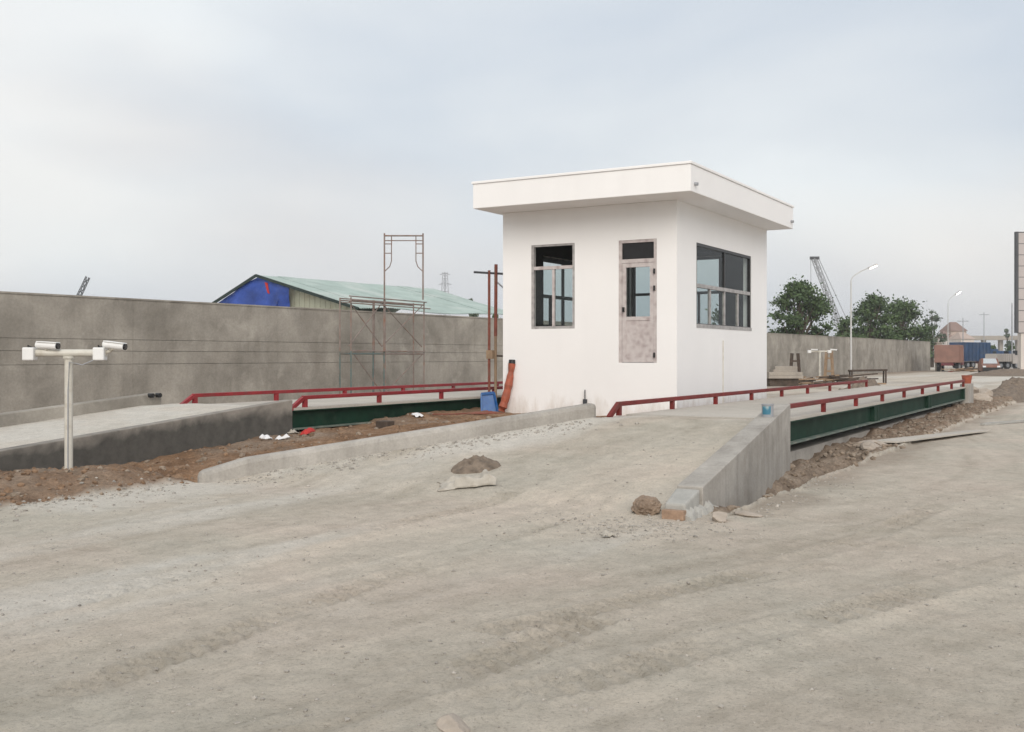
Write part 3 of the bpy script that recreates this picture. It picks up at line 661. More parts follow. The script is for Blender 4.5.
# door: film-wrapped frame, transom light, glazed upper half, panelled lower half
x = CXa + 0.012; dy0, dy1, dz0, dz1 = D1
door = mk('door', MB().box(x, x + 0.07, dy0, dy0 + 0.07, dz0, dz1).box(x, x + 0.07, dy1 - 0.07, dy1, dz0, dz1).box(x, x + 0.07, dy0 + 0.07, dy1 - 0.07, dz1 - 0.06, dz1).box(x, x + 0.07, dy0 + 0.07, dy1 - 0.07, 3.64, 3.72), 'film', cabin)
lx0, lx1 = x + 0.006, x + 0.06
leaf = mk('door_leaf', MB().box(lx0, lx1, dy0 + 0.075, dy0 + 0.16, dz0 + 0.01, 3.635).box(lx0, lx1, dy1 - 0.16, dy1 - 0.075, dz0 + 0.01, 3.635).box(lx0, lx1, dy0 + 0.16, dy1 - 0.16, 3.55, 3.635).box(lx0, lx1, dy0 + 0.16, dy1 - 0.16, 2.44, 2.52).box(lx0, lx1, dy0 + 0.16, dy1 - 0.16, dz0 + 0.01, dz0 + 0.11), 'film', door)
mk('door_panel', MB().box(x + 0.02, x + 0.05, dy0 + 0.16, dy1 - 0.16, dz0 + 0.11, 2.44), 'film', door)
mk('pane', MB().box(x + 0.03, x + 0.036, dy0 + 0.16, dy1 - 0.16, 2.52, 3.55), 'glass', door)
mk('transom_panel', MB().box(x + 0.03, x + 0.05, dy0 + 0.07, dy1 - 0.07, 3.72, dz1 - 0.06), 'black', door)
for hz in (3.45, 3.10, 1.72): mk('hinge', MB().tube([(x - 0.02, dy0 + 0.055, hz - 0.05), (x - 0.02, dy0 + 0.055, hz + 0.05)], 0.022, 8), 'black', door)
mk('door_handle', MB().box(x - 0.045, x + 0.005, dy1 - 0.13, dy1 - 0.10, 2.62, 2.72), 'black', door)
mk('conduit', MB().tube([(23.3, CYa - 0.010, 0.3), (23.3, CYa - 0.010, 2.05)], 0.012, 8), 'white_metal', cabin)
mk('water_tap', MB().box(CXa - 0.05, CXa - 0.001, 10.09, 10.17, 0.62, 0.78).tube([(CXa - 0.03, 10.13, 0.78), (CXa - 0.03, 10.13, 0.98)], 0.012, 6), 'steel_dark', cabin)

# ------------------------------------------------------------------ camera posts
def camera_post(base, rz, label, hgt=1.58):
    cp = empty('camera_post', base, label, 'camera post', 'number plate camera posts')
    bx_, by_, bz_ = base; h = bz_ + hgt
    mk('pole', MB().tube([(bx_, by_, bz_ - 0.15), (bx_, by_, h - 0.05)], 0.054, 16), 'white_metal', cp)
    arm = mk('crossbar', MB().tube([(bx_ - 0.46, by_, h), (bx_ + 0.50, by_, h)], 0.05, 14), 'white_metal', cp)
    mk('pole_cap', MB().tube([(bx_, by_, h - 0.075), (bx_, by_, h - 0.042)], 0.072, 16), 'white_metal', arm)
    for s, bo, cx_ in ((-1, -0.50, -0.26), (1, 0.42, 0.62)):
        bxx = bx_ + bo
        mk('junction_box', MB().box(bxx - 0.075, bxx + 0.075, by_ - 0.11, by_ + 0.06, h - 0.10, h + 0.075), 'white_plastic', cp, bevel=0.015)
        c0 = Vector((bx_ + cx_, by_ - 0.05, h + 0.10))
        d = Vector((0.97, -0.22, -0.06 if s < 0 else -0.12)).normalized(); a = c0 - d * 0.16; e_ = c0 + d * 0.14
        cam_b = mk('camera_housing', MB().tube([a, a + d * 0.015, e_], [0.042, 0.050, 0.050], 14), 'white_plastic', cp)
        mk('sun_shield', MB().bar(c0 - d * 0.14 + Vector((0, 0, 0.045)), c0 + d * 0.155 + Vector((0, 0, 0.045)), 0.11, 0.014), 'white_plastic', cam_b, bevel=0.006)
        mk('lens', MB().tube([e_ + d * 0.001, e_ + d * 0.025], 0.042, 14), 'black_glass', cam_b)
        mk('cable', MB().tube([c0 - d * 0.15, c0 - d * 0.2 + Vector((0, 0, -0.05)), (bxx, by_ - 0.10, h + 0.10), (bxx, by_ - 0.08, h + 0.06)], 0.009, 6), 'black', cam_b)
        fx = min(max(cx_, -0.44), 0.48)
        mk('bracket', MB().tube([c0 + Vector((-0.02, 0.0, -0.04)), (bx_ + 0.5 * (cx_ + fx), by_, h + 0.03), (bx_ + fx, by_, h)], 0.022, 8), 'white_metal', cam_b)
    mk('cable', MB().tube([(bx_ + 0.36, by_ - 0.05, h - 0.09), (bx_ + 0.2, by_ - 0.075, h - 0.16), (bx_ + 0.03, by_ - 0.066, h - 0.12), (bx_ + 0.012, by_ - 0.064, h - 0.5), (bx_ + 0.01, by_ - 0.064, bz_)], 0.008, 6), 'steel_grey', cp)
    mk('footing', MB().box(bx_ - 0.15, bx_ + 0.15, by_ - 0.15, by_ + 0.15, bz_ - 0.25, bz_ - 0.03), 'mortar', cp)
    cp.rotation_euler.z = rz
    return cp
p1x, p1y = 9.45, 12.43
cp1 = camera_post((p1x, p1y, gh(p1x, p1y)), YAW - R(90) + R(4), 'white T-shaped post with two cameras standing in soil beside the left ramp')
q = at(820, 66)
cp2 = camera_post((q.x, q.y, gh(q.x, q.y)), YAW - R(90), 'white T-shaped camera post far behind the cabin, before the boundary wall', 1.95)
cp2.scale = (1.35, 1.35, 1.0)

# ------------------------------------------------------------------ scaffold by the perimeter wall
def hframe(b, o, u, w, h, r=0.027, portal=True):
    """one walk-through scaffold frame; o base corner, u unit vector along its width"""
    o = Vector(o); u = Vector(u); z = Vector((0, 0, 1))
    b.tube([o, o + z * h], r, 7); b.tube([o + u * w, o + u * w + z * h], r, 7)
    b.tube([o + z * (h - 0.09), o + u * w + z * (h - 0.09)], r, 7)
    if portal:
        b.tube([o + z * (h - 0.27), o + u * w + z * (h - 0.27)], r * 0.7, 6)
        i = 0.26
        for s, q in ((1, o), (-1, o + u * w)):
            b.tube([q + u * (i * s) + z * (h - 0.09), q + u * (i * s) + z * 0.75 * h * 0.78, q + u * (i * s * 0.75) + z * h * 0.50, q + u * (i * s * 0.06) + z * h * 0.43], r * 0.7, 6)
            for k in (0.84, 0.70): b.tube([q + z * h * k, q + u * (i * s) + z * h * k], r * 0.7, 6)
SY = 23.9
def sx(px, Y=SY): d = ray(px, 0); return d[0] * Y / d[1]
x1, x2, x3 = sx(351), sx(384), sx(424)
ux = Vector((1, 0, 0))
g0 = min(gh(x1, SY), gh(x3, SY))
zb = 0.15
scaf = empty('scaffold', (x1, SY, zb), 'rusty tube scaffold tower standing against the boundary wall', 'scaffold')
lifts = [zat(383, 33), zat(351, 34.5), zat(296, 35.5), zat(233, 36.5)]
for yo in (0.0, 0.5):                                 # lowest lift, teal frames; middle lift, rusty frames
    b = MB(); hframe(b, (x1, SY + yo, zb), ux, x2 - x1, 1.72, portal=False); mk('frame', b, 'galv_teal', scaf)
    b = MB(); hframe(b, (x1, SY + yo, zb + 1.72), ux, x2 - x1, 1.90, portal=False); mk('frame', b, 'galv', scaf)
    b = MB(); hframe(b, (x2 + 0.06, SY + yo, zb + 1.72), ux, x3 - x2 - 0.06, 1.90, portal=False); mk('frame', b, 'galv', scaf)
    b = MB(); hframe(b, (x2 + 0.06, SY + yo, zb), ux, x3 - x2 - 0.06, 1.72, portal=False); mk('frame', b, 'galv', scaf)
b = MB(); hframe(b, (x2, SY - 0.02, zb + 3.62), VR, 1.42, 2.45, 0.030); mk('frame', b, 'galv', scaf)
for (a, c) in (((x1, zb + 3.5), (x2, zb + 1.9)), ((x2, zb + 3.5), (x1, zb + 1.9)), ((x2, zb + 3.5), (x3, zb + 1.9)), ((x3, zb + 3.5), (x2, zb + 1.9)), ((x1 + 0.3, zb + 1.6), (x2, zb + 0.2)), ((x3, zb + 1.6), (x2 + 0.2, zb + 0.2))):
    mk('cross_brace', MB().tube([(a[0], SY + 0.10, a[1]), (c[0], SY + 0.10, c[1])], 0.018, 6), 'galv', scaf)
for z_, a, c in ((3.66, x1 - 0.15, x3 + 0.1), (3.42, x1 - 0.55, x3 + 0.35), (1.74, x1, x3), (3.60, x1, x3)):
    mk('ledger', MB().tube([(a, SY - 0.05 + (0.55 if z_ == 3.60 else 0), zb + z_), (c, SY - 0.05 + (0.55 if z_ == 3.60 else 0), zb + z_ - 0.02)], 0.022, 7), 'galv', scaf)
for yo in (0.0, 0.5):
    for xx in (x1, x2, x3): mk('base_plate', MB().box(xx - 0.07, xx + 0.07, SY + yo - 0.07, SY + yo + 0.07, gh(xx, SY + yo) - 0.02, zb + 0.004), 'galv', scaf)

# timber and tube trestle by the cabin's left corner
tx, ty = 21.25, 13.0
tz = gh(tx, ty)
tr = empty('scaffold_pole_frame', (tx, ty, tz), 'rust red pole frame with a crossbar standing beside the cabin left corner', 'pole frame')
vr = Vector((math.sin(YAW), -math.cos(YAW), 0))          # along the picture's width at that place
def tp(s, z): return (tx + vr.x * s, ty + vr.y * s, z)
mk('pole', MB().tube([tp(0, tz - 0.05), tp(0, tz + 3.28)], 0.032, 8), 'rust_red', tr)
mk('pole', MB().tube([tp(0.15, tz - 0.05), tp(0.15, tz + 3.36)], 0.034, 8), 'wood', tr)
mk('pole', MB().tube([tp(0.15, tz + 1.75), tp(0.16, tz + 3.42)], 0.040, 8), 'rust_red', tr)
mk('crossbar', MB().tube([tp(-0.36, tz + 3.24), tp(0.5, tz + 3.19)], 0.026, 8), 'steel_dark', tr)
mk('crossbar', MB().tube([tp(0.0, tz + 1.30), tp(0.42, tz + 1.28)], 0.024, 8), 'dark_wood', tr)
mk('brace', MB().tube([tp(0.17, tz + 3.02), tp(0.5, tz + 2.72)], 0.018, 8), 'steel_grey', tr)
mk('clamp', MB().box(tx - 0.05, tx + 0.12, ty - 0.12, ty + 0.05, tz + 1.22, tz + 1.42), 'wood', tr)

# orange rolled sheet and blue tray against the cabin's corner
ox, oy = 20.30, 12.05; oz = gh(ox, oy)
pr = MB(); n = 18
def rag(tt): return 0.085 + 0.03 * math.sin(tt * 7) * (1 - tt)
pts, rad = [], []
for i in range(12):
    f = i / 11; s_ = -0.05 + 0.30 * f - 0.12 * f * f
    r_ = 0.095 * (1 - f) + 0.078 * f
    if f > 0.78: r_ = 0.055 if f < 0.86 else 0.082
    pts.append((ox + vr.x * s_ + 0.10 * f, oy + vr.y * s_ - 0.01, oz + 0.02 + 1.05 * f)); rad.append(r_ * (1 + 0.10 * math.sin(i * 2.3)))
orr = empty('orange_roll', (ox, oy, oz), 'orange rolled plastic sheet leaning on the cabin corner', 'plastic roll')
mk('sheet', pr.tube(pts, rad, 11), 'orange', orr)
tpv = Vector(pts[-1]); mk('cap', MB().tube([tpv + Vector((0, 0, -0.005)), tpv + Vector((0.005, 0, 0.09))], [0.078, 0.07], 10), 'black', orr)
bx_, by_ = 20.62, 12.62; bz = gh(bx_, by_)
bl = empty('blue_tray', (bx_, by_, bz), 'blue plastic tray tilted on the soil beside the orange roll', 'tray')
def bp(s, w, z): return Vector((bx_ + vr.x * s - vr.y * 0 + math.cos(YAW) * w, by_ + vr.y * s + math.sin(YAW) * w, bz + z))
mk('tray_base', MB().quadbox([bp(-0.16, 0, 0.0), bp(0.19, 0.02, -0.01), bp(0.19, 0.05, -0.01), bp(-0.16, 0.03, 0.0), bp(-0.17, 0.12, 0.40), bp(0.10, 0.14, 0.43), bp(0.10, 0.17, 0.43), bp(-0.17, 0.15, 0.40)]), 'blue', bl, bevel=0.01)
rim = MB()
for a_, c_ in (((-0.17, 0), (-0.18, 0.41)), ((0.20, 0), (0.11, 0.44)), ((-0.18, 0.41), (0.11, 0.44)), ((-0.17, 0.0), (0.20, -0.01))):
    rim.bar(bp(a_[0], a_[1] * 0.29 - 0.02, a_[1]), bp(c_[0], c_[1] * 0.29 - 0.02, c_[1]), 0.03, 0.06)
mk('tray_rim', rim, 'blue', bl)

# ------------------------------------------------------------------ paint tin on the right kerb
px_, py_ = 15.45, kR(15.45) + 0.14
kz = 0.285 + (0.955 - 0.285) * (15.45 - 11.02) / 5.6
tin = empty('paint_tin', (px_, py_, kz), 'small paint tin with a blue and white label on top of the right kerb', 'tin')
mk('tin_body', MB().tube([(px_, py_, kz - 0.01), (px_, py_, kz + 0.17)], 0.085, 20), 'steel_grey', tin)
mk('tin_rim', MB().tube([(px_, py_, kz + 0.165), (px_, py_, kz + 0.18)], 0.091, 20), 'steel_grey', tin)
lab = MB(); n = 10
for i in range(n + 1):
    a = math.atan2(-py_, -px_) - 0.2 + (i / n) * 1.5 - 0.75 + 0.0
    for z_ in (0.03, 0.15): lab.v.append((px_ + math.cos(a) * 0.0875, py_ + math.sin(a) * 0.0875, kz + z_))
for i in range(n): lab.f.append((i * 2, i * 2 + 2, i * 2 + 3, i * 2 + 1))
def label_mat():
    m, t, b = new_mat('blue_white_tin_label'); p = pos(t, obj=True)
    c = ramp(t, noise(t, p, 5, 2, 0.5), [(0.46, (0.04, 0.17, 0.25)), (0.52, (0.16, 0.29, 0.34)), (0.60, (0.42, 0.42, 0.40))])
    t.links.new(c, b.inputs['Base Color']); b.inputs['Roughness'].default_value = 0.45; return m
M['tin_label'] = label_mat()
mk('tin_label', lab, 'tin_label', tin)

# ------------------------------------------------------------------ stones, sack, heap, litter, plates
def rock(name, loc, size, mat, label, cat='stone', seed=0, group=None, sub=3, rough=0.28, cut=True):
    bm = bmesh.new(); bmesh.ops.create_icosphere(bm, subdivisions=sub, radius=1)
    r_ = random.Random(seed); planes = [(Vector((r_.uniform(-1, 1), r_.uniform(-1, 1), r_.uniform(-0.6, 1))).normalized(), r_.uniform(0.55, 0.85)) for _ in range(9)]
    for v in bm.verts:
        if cut:
            for nrm, d in planes:
                k = v.co.dot(nrm)
                if k > d: v.co -= nrm * (k - d)
        n_ = math.sin(v.co.x * 5 + seed) * math.cos(v.co.y * 6 + seed * 2) * math.sin(v.co.z * 5.5 + seed) * 0.5 + r_.uniform(-0.5, 0.5)
        v.co *= 1 + rough * 0.28 * n_
        v.co = Vector((v.co.x * size[0], v.co.y * size[1], v.co.z * size[2]))
    me = bpy.data.meshes.new(name); bm.to_mesh(me); bm.free(); me.materials.append(M[mat])
    o = bpy.data.objects.new(name, me); COL.objects.link(o)
    o.location = (loc[0], loc[1], gh(loc[0], loc[1]) + size[2] * 0.45 if len(loc) < 3 else loc[2]); o.rotation_euler.z = r_.uniform(0, 6)
    return tag(o, label, cat, group)
rock('stone', (10.62, 4.52), (0.155, 0.15, 0.12), 'stone', 'round brown stone beside the brick end of the right kerb', seed=3, sub=4, cut=False, rough=0.7)
rock('stone', (10.62, 3.70), (0.16, 0.10, 0.075), 'stone_pale', 'pale angular stone lying outside the right kerb end', seed=9)
rock('stone_slab', (11.12, 3.58), (0.22, 0.11, 0.03), 'stone_pale', 'thin flat pale slab next to the right kerb foot', seed=14)
rock('stone', (4.10, 2.70, gh(4.1, 2.7) - 0.005), (0.12, 0.085, 0.055), 'stone_pale', 'grey stone half sunk in the dust at the bottom edge', seed=21)
for i, (a, c, s1, s2, lb) in enumerate(((19.6, 4.05, 0.42, 0.17, 'pale broken concrete lump on the dirt strip, nearest the paint tin'), (20.5, 4.2, 0.40, 0.16, 'pale broken concrete lump on the dirt strip just behind the leaning sheet'),
                                (14.9, 3.85, 0.20, 0.14, 'pale broken concrete lump at the edge of the pit'))):
    rock('rubble_lump', (a, c), (s1, s1 * 0.45, s2 * 0.7), 'stone_pale', lb, 'rubble', seed=30 + i, group='broken concrete lumps by the weighbridge')
# flat sheet lying from the dirt strip onto the pavement
sh = [(20.5, 4.28), (20.95, 3.84), (25.9, 2.75), (25.4, 3.22)]
b = MB(); zz = [0.10, 0.07, 0.035, 0.035]
zz = [max(gh(*p_) + 0.015, q_) for p_, q_ in zip(sh, zz)]
b.quadbox([(*p_, z_) for p_, z_ in zip(sh, zz)] + [(*p_, z_ + 0.028) for p_, z_ in zip(sh, zz)])
o = mk('board', b, 'deck', origin=(21, 4, 0.05)); tag(o, 'long pale flat board lying from the dirt strip onto the pavement', 'board')
o = mk('plank', MB().bar((28.2, 3.2, gh(28.2, 3.2) + 0.03), (34.0, 1.2, gh(34, 1.2) + 0.03), 0.12, 0.05), 'mortar', origin=(30, 2.5, 0)); tag(o, 'thin pale plank lying on the right pavement beyond the flat board', 'plank')
rock('clod', (20.2, 1.45), (0.16, 0.10, 0.05), 'steel_dark', 'dark flat clod on the right pavement', 'clod', seed=41)
# small soil heap and torn cement sack on the ramp foot
def heap(name, cx_, cy_, rx_, ry_, h_, mat, label, seed, cat='heap'):
    xs = np.linspace(-1.25, 1.25, 46); X_, Y_ = np.meshgrid(xs, xs, indexing='ij')
    r2 = X_**2 + Y_**2 * (1 + 0.2 * np.sin(seed))
    f = np.clip(1 - np.sqrt(r2) / 1.2, 0, 1); nz = fbm(X_ * 2 + seed, Y_ * 2 + seed, 5, seed, 0.62)
    hz = f**0.9 * h_ * (1 + 0.7 * nz) + 0.10 * h_ * fbm(X_ * 6, Y_ * 6, 3, seed + 5) * (f > 0.02)
    wx, wy = cx_ + X_ * rx_, cy_ + Y_ * ry_
    z_ = np.vectorize(gh)(wx, wy) + hz - 0.03 * (f <= 0.0) - 0.012 * (f < 0.08)
    o = grid_mesh(name, wx - cx_, wy - cy_, z_, M[mat]); o.location = (cx_, cy_, 0); return tag(o, label, cat)
heap('soil_heap', 12.0, 7.55, 0.34, 0.27, 0.17, 'heap', 'small brown soil heap on the ramp behind the torn sack', 3)
def sack():
    n = 40; xs = np.linspace(-1, 1, n); X_, Y_ = np.meshgrid(xs, xs, indexing='ij')
    edge = np.maximum(np.abs(X_), np.abs(Y_))
    fold = fbm(X_ * 2.2 + 5, Y_ * 1.6, 4, 123, 0.55); fold2 = fbm(X_ * 5, Y_ * 4, 3, 131)
    hz = 0.05 * (1 - edge**3) * (1 + 1.1 * fold) + 0.04 * fold2 * (1 - edge**4) + 0.11 * np.exp(-((X_ - 0.72) / 0.16)**2) * (1 - Y_**2) + 0.09 * np.exp(-((Y_ + 0.8) / 0.14)**2) * (X_ > -0.4) + 0.05 * np.exp(-((X_ + 0.55) / 0.2)**2 - ((Y_ - 0.3) / 0.3)**2)
    rx_ = 0.33 * (1 + 0.16 * fbm(Y_ * 2, X_ * 0 + 2, 3, 7)); ry_ = 0.20 * (1 + 0.25 * fbm(X_ * 2, Y_ * 0 + 4, 3, 9))
    c_, s_ = math.cos(YAW - R(86)), math.sin(YAW - R(86)); cx_, cy_ = 11.15, 7.15
    wx = X_ * rx_ * c_ - Y_ * ry_ * s_; wy = X_ * rx_ * s_ + Y_ * ry_ * c_
    z_ = np.vectorize(gh)(wx + cx_, wy + cy_) + np.maximum(hz, 0) + 0.006
    o = grid_mesh('cement_sack', wx, wy, z_, M['cloth']); o.location = (cx_, cy_, 0)
    m = o.modifiers.new('thick', 'SOLIDIFY'); m.thickness = 0.006; m.offset = 1
    tag(o, 'torn pale cement sack lying crumpled on the ramp', 'sack')
sack()
def litter(name, x, y, sz, mat, label, seed, hh=0.05, z=None):
    n = 14; xs = np.linspace(-1, 1, n); X_, Y_ = np.meshgrid(xs, xs, indexing='ij')
    hz = hh * (1.2 + 1.2 * fbm(X_ * 1.7 + seed, Y_ * 1.7, 3, seed)) * (1 - 0.6 * np.maximum(abs(X_), abs(Y_))**2)
    a = seed * 1.3; wx = sz[0] * X_ * math.cos(a) - sz[1] * Y_ * math.sin(a); wy = sz[0] * X_ * math.sin(a) + sz[1] * Y_ * math.cos(a)
    z_ = (np.vectorize(gh)(wx + x, wy + y)) + np.maximum(hz, 0.004)
    o = grid_mesh(name, wx, wy, z_, M[mat]); o.location = (x, y, 0)
    m = o.modifiers.new('thick', 'SOLIDIFY'); m.thickness = 0.004; m.offset = 1
    tag(o, label, 'litter')
def lp(px, y_row, z=0.2):
    d = ray(px, y_row); t_ = (z - EYE) / d[2]; return d[0] * t_, d[1] * t_
x_, y_ = lp(266, 437, 0.27); litter('white_litter', x_, y_, (0.11, 0.05), 'paper', 'white scrap at the foot of the left ramp end', 2, 0.07)
x_, y_ = lp(283, 436, 0.27); litter('white_litter', x_, y_, (0.13, 0.05), 'paper', 'longer white scrap to the left of the red litter', 4, 0.06)
x_, y_ = lp(293, 432, 0.27); litter('pale_litter', x_, y_, (0.09, 0.07), 'cloth', 'pale grey scrap directly left of the red litter', 6, 0.06)
x_, y_ = lp(308, 434, 0.27); litter('red_litter', x_, y_, (0.16, 0.08), 'litter_red', 'red plastic scrap on the soil before the green beam', 5, 0.08)
x_, y_ = lp(417, 421, 0.30); litter('white_litter', x_, y_, (0.16, 0.09), 'paper', 'white scrap lying near the middle of the left green beam', 8, 0.07)
x_, y_ = lp(608, 537, 0.0); litter('white_litter', x_, y_, (0.055, 0.04), 'cloth', 'small crumpled white scrap in the gravel before the kerb end', 9, 0.04)
x_, y_ = lp(384, 428, 0.28)
o = mk('wooden_block', MB().box(x_ - 0.12, x_ + 0.14, y_ - 0.16, y_ + 0.12, gh(x_, y_) - 0.02, gh(x_, y_) + 0.13), 'dark_wood', origin=(x_, y_, gh(x_, y_)), bevel=0.02); tag(o, 'dark wooden block on the soil behind the long kerb', 'block')
x_, y_ = lp(462, 416, 0.40); b = MB()
o = empty('rebar_bundle', (x_, y_, gh(x_, y_)), 'rusty red bars lying on soil before the pole frame', 'bars')
for k in range(5): mk('bar', MB().tube([(x_ - 0.4 + 0.05 * k, y_ + 0.5 - 0.12 * k, gh(x_, y_) + 0.05), (x_ + 0.5, y_ - 0.75 + 0.1 * k, gh(x_, y_) + 0.06 + 0.012 * k)], 0.014, 6), 'rust_red', o)

# loose gravel, pebbles and clods: nobody could count them
def pebbles(name, pts, sizes, mat, label, cat):
    bmi = bmesh.new(); bmesh.ops.create_icosphere(bmi, subdivisions=1, radius=1); bmi.verts.ensure_lookup_table()
    base = np.array([v.co[:] for v in bmi.verts]); fc = np.array([[v.index for v in f.verts] for f in bmi.faces]); bmi.free()
    n = len(pts); nv = len(base); jit = 1 + rng.uniform(-0.28, 0.28, (n, nv, 1)); an = rng.uniform(0, 6.28, n)
    sc = np.asarray(sizes)[:, None, None] * rng.uniform([0.7, 0.7, 0.45], [1.3, 1.1, 0.8], (n, 3))[:, None, :]
    v = base[None] * jit * sc
    c, s = np.cos(an)[:, None], np.sin(an)[:, None]
    x = v[..., 0] * c - v[..., 1] * s; y = v[..., 0] * s + v[..., 1] * c
    v = np.stack([x, y, v[..., 2]], -1) + np.asarray(pts)[:, None, :]
    f = (fc[None] + (np.arange(n) * nv)[:, None, None]).reshape(-1, 3)
    me = bpy.data.meshes.new(name); me.from_pydata(v.reshape(-1, 3).tolist(), [], f.tolist()); me.materials.append(M[mat])
    o = bpy.data.objects.new(name, me); COL.objects.link(o); tag(o, label, cat, kind='stuff')
def scatter(n, fn, smin, smax, p=2.2):
    pts, sz = [], []
    for _ in range(n):
        q = fn()
        if q is None: continue
        s_ = smin + (smax - smin) * random.random()**p; pts.append((q[0], q[1], gh(*q) + s_ * 0.15)); sz.append(s_)
    return pts, sz
P = scatter(520, lambda: (random.gauss(9.75, 0.45), random.gauss(4.25, 0.5)), 0.006, 0.026, 2.6)
P2 = scatter(7000, lambda: (3.6 + 11 * random.random()**1.4, random.uniform(-1, 11)), 0.003, 0.017, 4.5)
P3 = scatter(500, lambda: (lambda x: (x, kL(x) - abs(random.gauss(0, 0.45)) - 0.05))(random.uniform(10.4, 15.5)), 0.008, 0.035)
P4 = scatter(140, lambda: (random.uniform(10.8, 15.5), random.gauss(3.55, 0.25)), 0.006, 0.03)
P6 = scatter(900, lambda: (random.uniform(16.8, 42), random.uniform(3.7, 4.7)), 0.012, 0.07, 3)
P5 = scatter(420, lambda: (random.uniform(4, 10), random.gauss(10.8, 0.35)), 0.008, 0.035)
pebbles('gravel', P[0] + P2[0] + P3[0] + P4[0] + P5[0], P[1] + P2[1] + P3[1] + P4[1] + P5[1], 'gravel', 'loose grey gravel and pebbles scattered over the yard', 'gravel')
def soilA():
    x = random.uniform(5, 20); y = random.uniform(10.9, 13.75) if x < 10.3 else random.uniform(max(kL(min(x, 15.8)) + 0.3, 7.7), 13.75)
    return (x, y)
def soilB():
    x = random.uniform(11.4, 44); y = random.uniform(3.75, 4.65); return (x, y) if x > 16.7 or y < kR(x) - 0.02 else None
Q = scatter(2600, soilA, 0.008, 0.055, 4.5); Q2 = scatter(2200, soilB, 0.010, 0.065, 3.6)
pebbles('soil_clods', Q[0], Q[1], 'clod', 'brown clods strewn over the soil around the camera post', 'soil')
P7 = scatter(700, soilA, 0.010, 0.075, 3.5)
pebbles('rubble', P7[0], P7[1], 'rubble', 'pale rubble bits lying in the left soil', 'rubble')
pebbles('soil_clods', Q2[0] + P6[0], Q2[1] + P6[1], 'rubble', 'grey brown clods and rubble in the strip along the right weighbridge', 'soil')

# ------------------------------------------------------------------ things beyond the cabin on the right
def dz(px, depth): q = at(px, depth); return gh(q.x, q.y)
def obox(b, c, w, d, z0, z1, rot=0.0):                  # upright box of width w, depth d at c; rot turns it from the picture plane
    a = VR * math.cos(rot) + VF * math.sin(rot); f = VF * math.cos(rot) - VR * math.sin(rot); c = Vector(c)
    q = [c - a * w / 2 - f * d / 2, c + a * w / 2 - f * d / 2, c + a * w / 2 + f * d / 2, c - a * w / 2 + f * d / 2]
    return b.quadbox([(p.x, p.y, z0) for p in q] + [(p.x, p.y, z1) for p in q])
c0 = at(781, 60); g = gh(c0.x, c0.y)
ss = empty('slab_stack', (c0.x, c0.y, g), 'stack of concrete slabs over a dark filled gap just right of the cabin', 'slab stack')
mk('gap_block', obox(MB(), at(781, 60), 1.6, 1.4, g - 0.02, g + 0.45), 'dark_wood', ss)  # dark block standing in for the shaded gap beneath the slabs
mk('slab', obox(MB(), at(782, 60), 1.9, 1.8, g + 0.452, g + 0.62), 'far_conc', ss)
mk('slab', obox(MB(), at(782, 60.2), 1.85, 1.7, g + 0.63, g + 0.80), 'far_conc', ss)
mk('gap_block', obox(MB(), at(783, 60.3), 1.3, 0.9, g + 0.802, g + 0.94), 'far_conc', ss)
mk('slab', obox(MB(), at(784, 60.5), 1.25, 1.0, g + 0.942, g + 1.12), 'far_conc', ss)
def tri(px, depth, h, w, label, mat):
    c = at(px, depth); g = gh(c.x, c.y); t_ = empty('timber_trestle', (c.x, c.y, g), label, 'trestle')
    for s in (-1, 1):
        a = c + VR * (s * w / 2); e_ = c + VR * (s * w * 0.28)
        mk('leg', MB().bar((a.x, a.y, g - 0.02), (e_.x, e_.y, g + h), 0.16), mat, t_)
    for k in (0.35, 0.75):
        a, e_ = c - VR * w * 0.40, c + VR * w * 0.40
        mk('rung', MB().bar((a.x, a.y - 0.05, g + h * k), (e_.x, e_.y - 0.05, g + h * k), 0.10), mat, t_)
tri(795, 63, 1.85, 0.62, 'dark timber trestle standing right of the slab stack', 'dark_wood')
tri(829, 67.5, 2.05, 0.55, 'brown timber trestle directly behind the far camera post', 'wood')
def woodpile(name, px, depth, label, n, mats, L=2.2, seed=1, spread=1.2):
    r_ = random.Random(seed); c = at(px, depth); g = gh(c.x, c.y); t_ = empty(name, (c.x, c.y, g), label, 'timber pile')
    for k in range(n):
        a = r_.uniform(-0.6, 0.6); q = c + VR * r_.uniform(-spread, spread) + VF * r_.uniform(-0.5, 0.5)
        d = (VR * math.cos(a) + VF * math.sin(a)) * L * r_.uniform(0.25, 0.5); z_ = g + 0.06 + 0.085 * (k // 3); t2 = r_.uniform(-0.05, 0.22)
        mk('plank', MB().bar((q - d).to_tuple()[:2] + (z_,), (q + d).to_tuple()[:2] + (z_ + t2,), r_.uniform(0.10, 0.2), 0.08), r_.choice(mats), t_)
woodpile('timber_pile', 807, 62, 'loose dark timber heap between slab stack and far camera post', 11, ['dark_wood', 'wood', 'dark_wood'], 1.6, 5, 0.7)
woodpile('timber_pile', 846, 64, 'loose dark planks heaped right of the far camera post', 16, ['dark_wood', 'dark_wood', 'wood'], 2.6, 8, 1.2)
c = at(868, 66); g = gh(c.x, c.y)
t_ = empty('pipe_rack', (c.x, c.y, g), 'low rusty pipe rack beside the heap of dark planks', 'pipe rack')
for k in range(3): mk('pipe', MB().tube([(c - VR * 1.1 + VF * 0.2 * k).to_tuple()[:2] + (g + 0.75,), (c + VR * 1.2 + VF * 0.2 * k).to_tuple()[:2] + (g + 0.80,)], 0.06, 8), 'dark_wood', t_)
for s in (-1.0, 1.1):
    for k in (0, 0.4): q = c + VR * s + VF * k; mk('leg', MB().bar((q.x, q.y, g - 0.02), (q.x, q.y, g + 0.75), 0.09), 'dark_wood', t_)
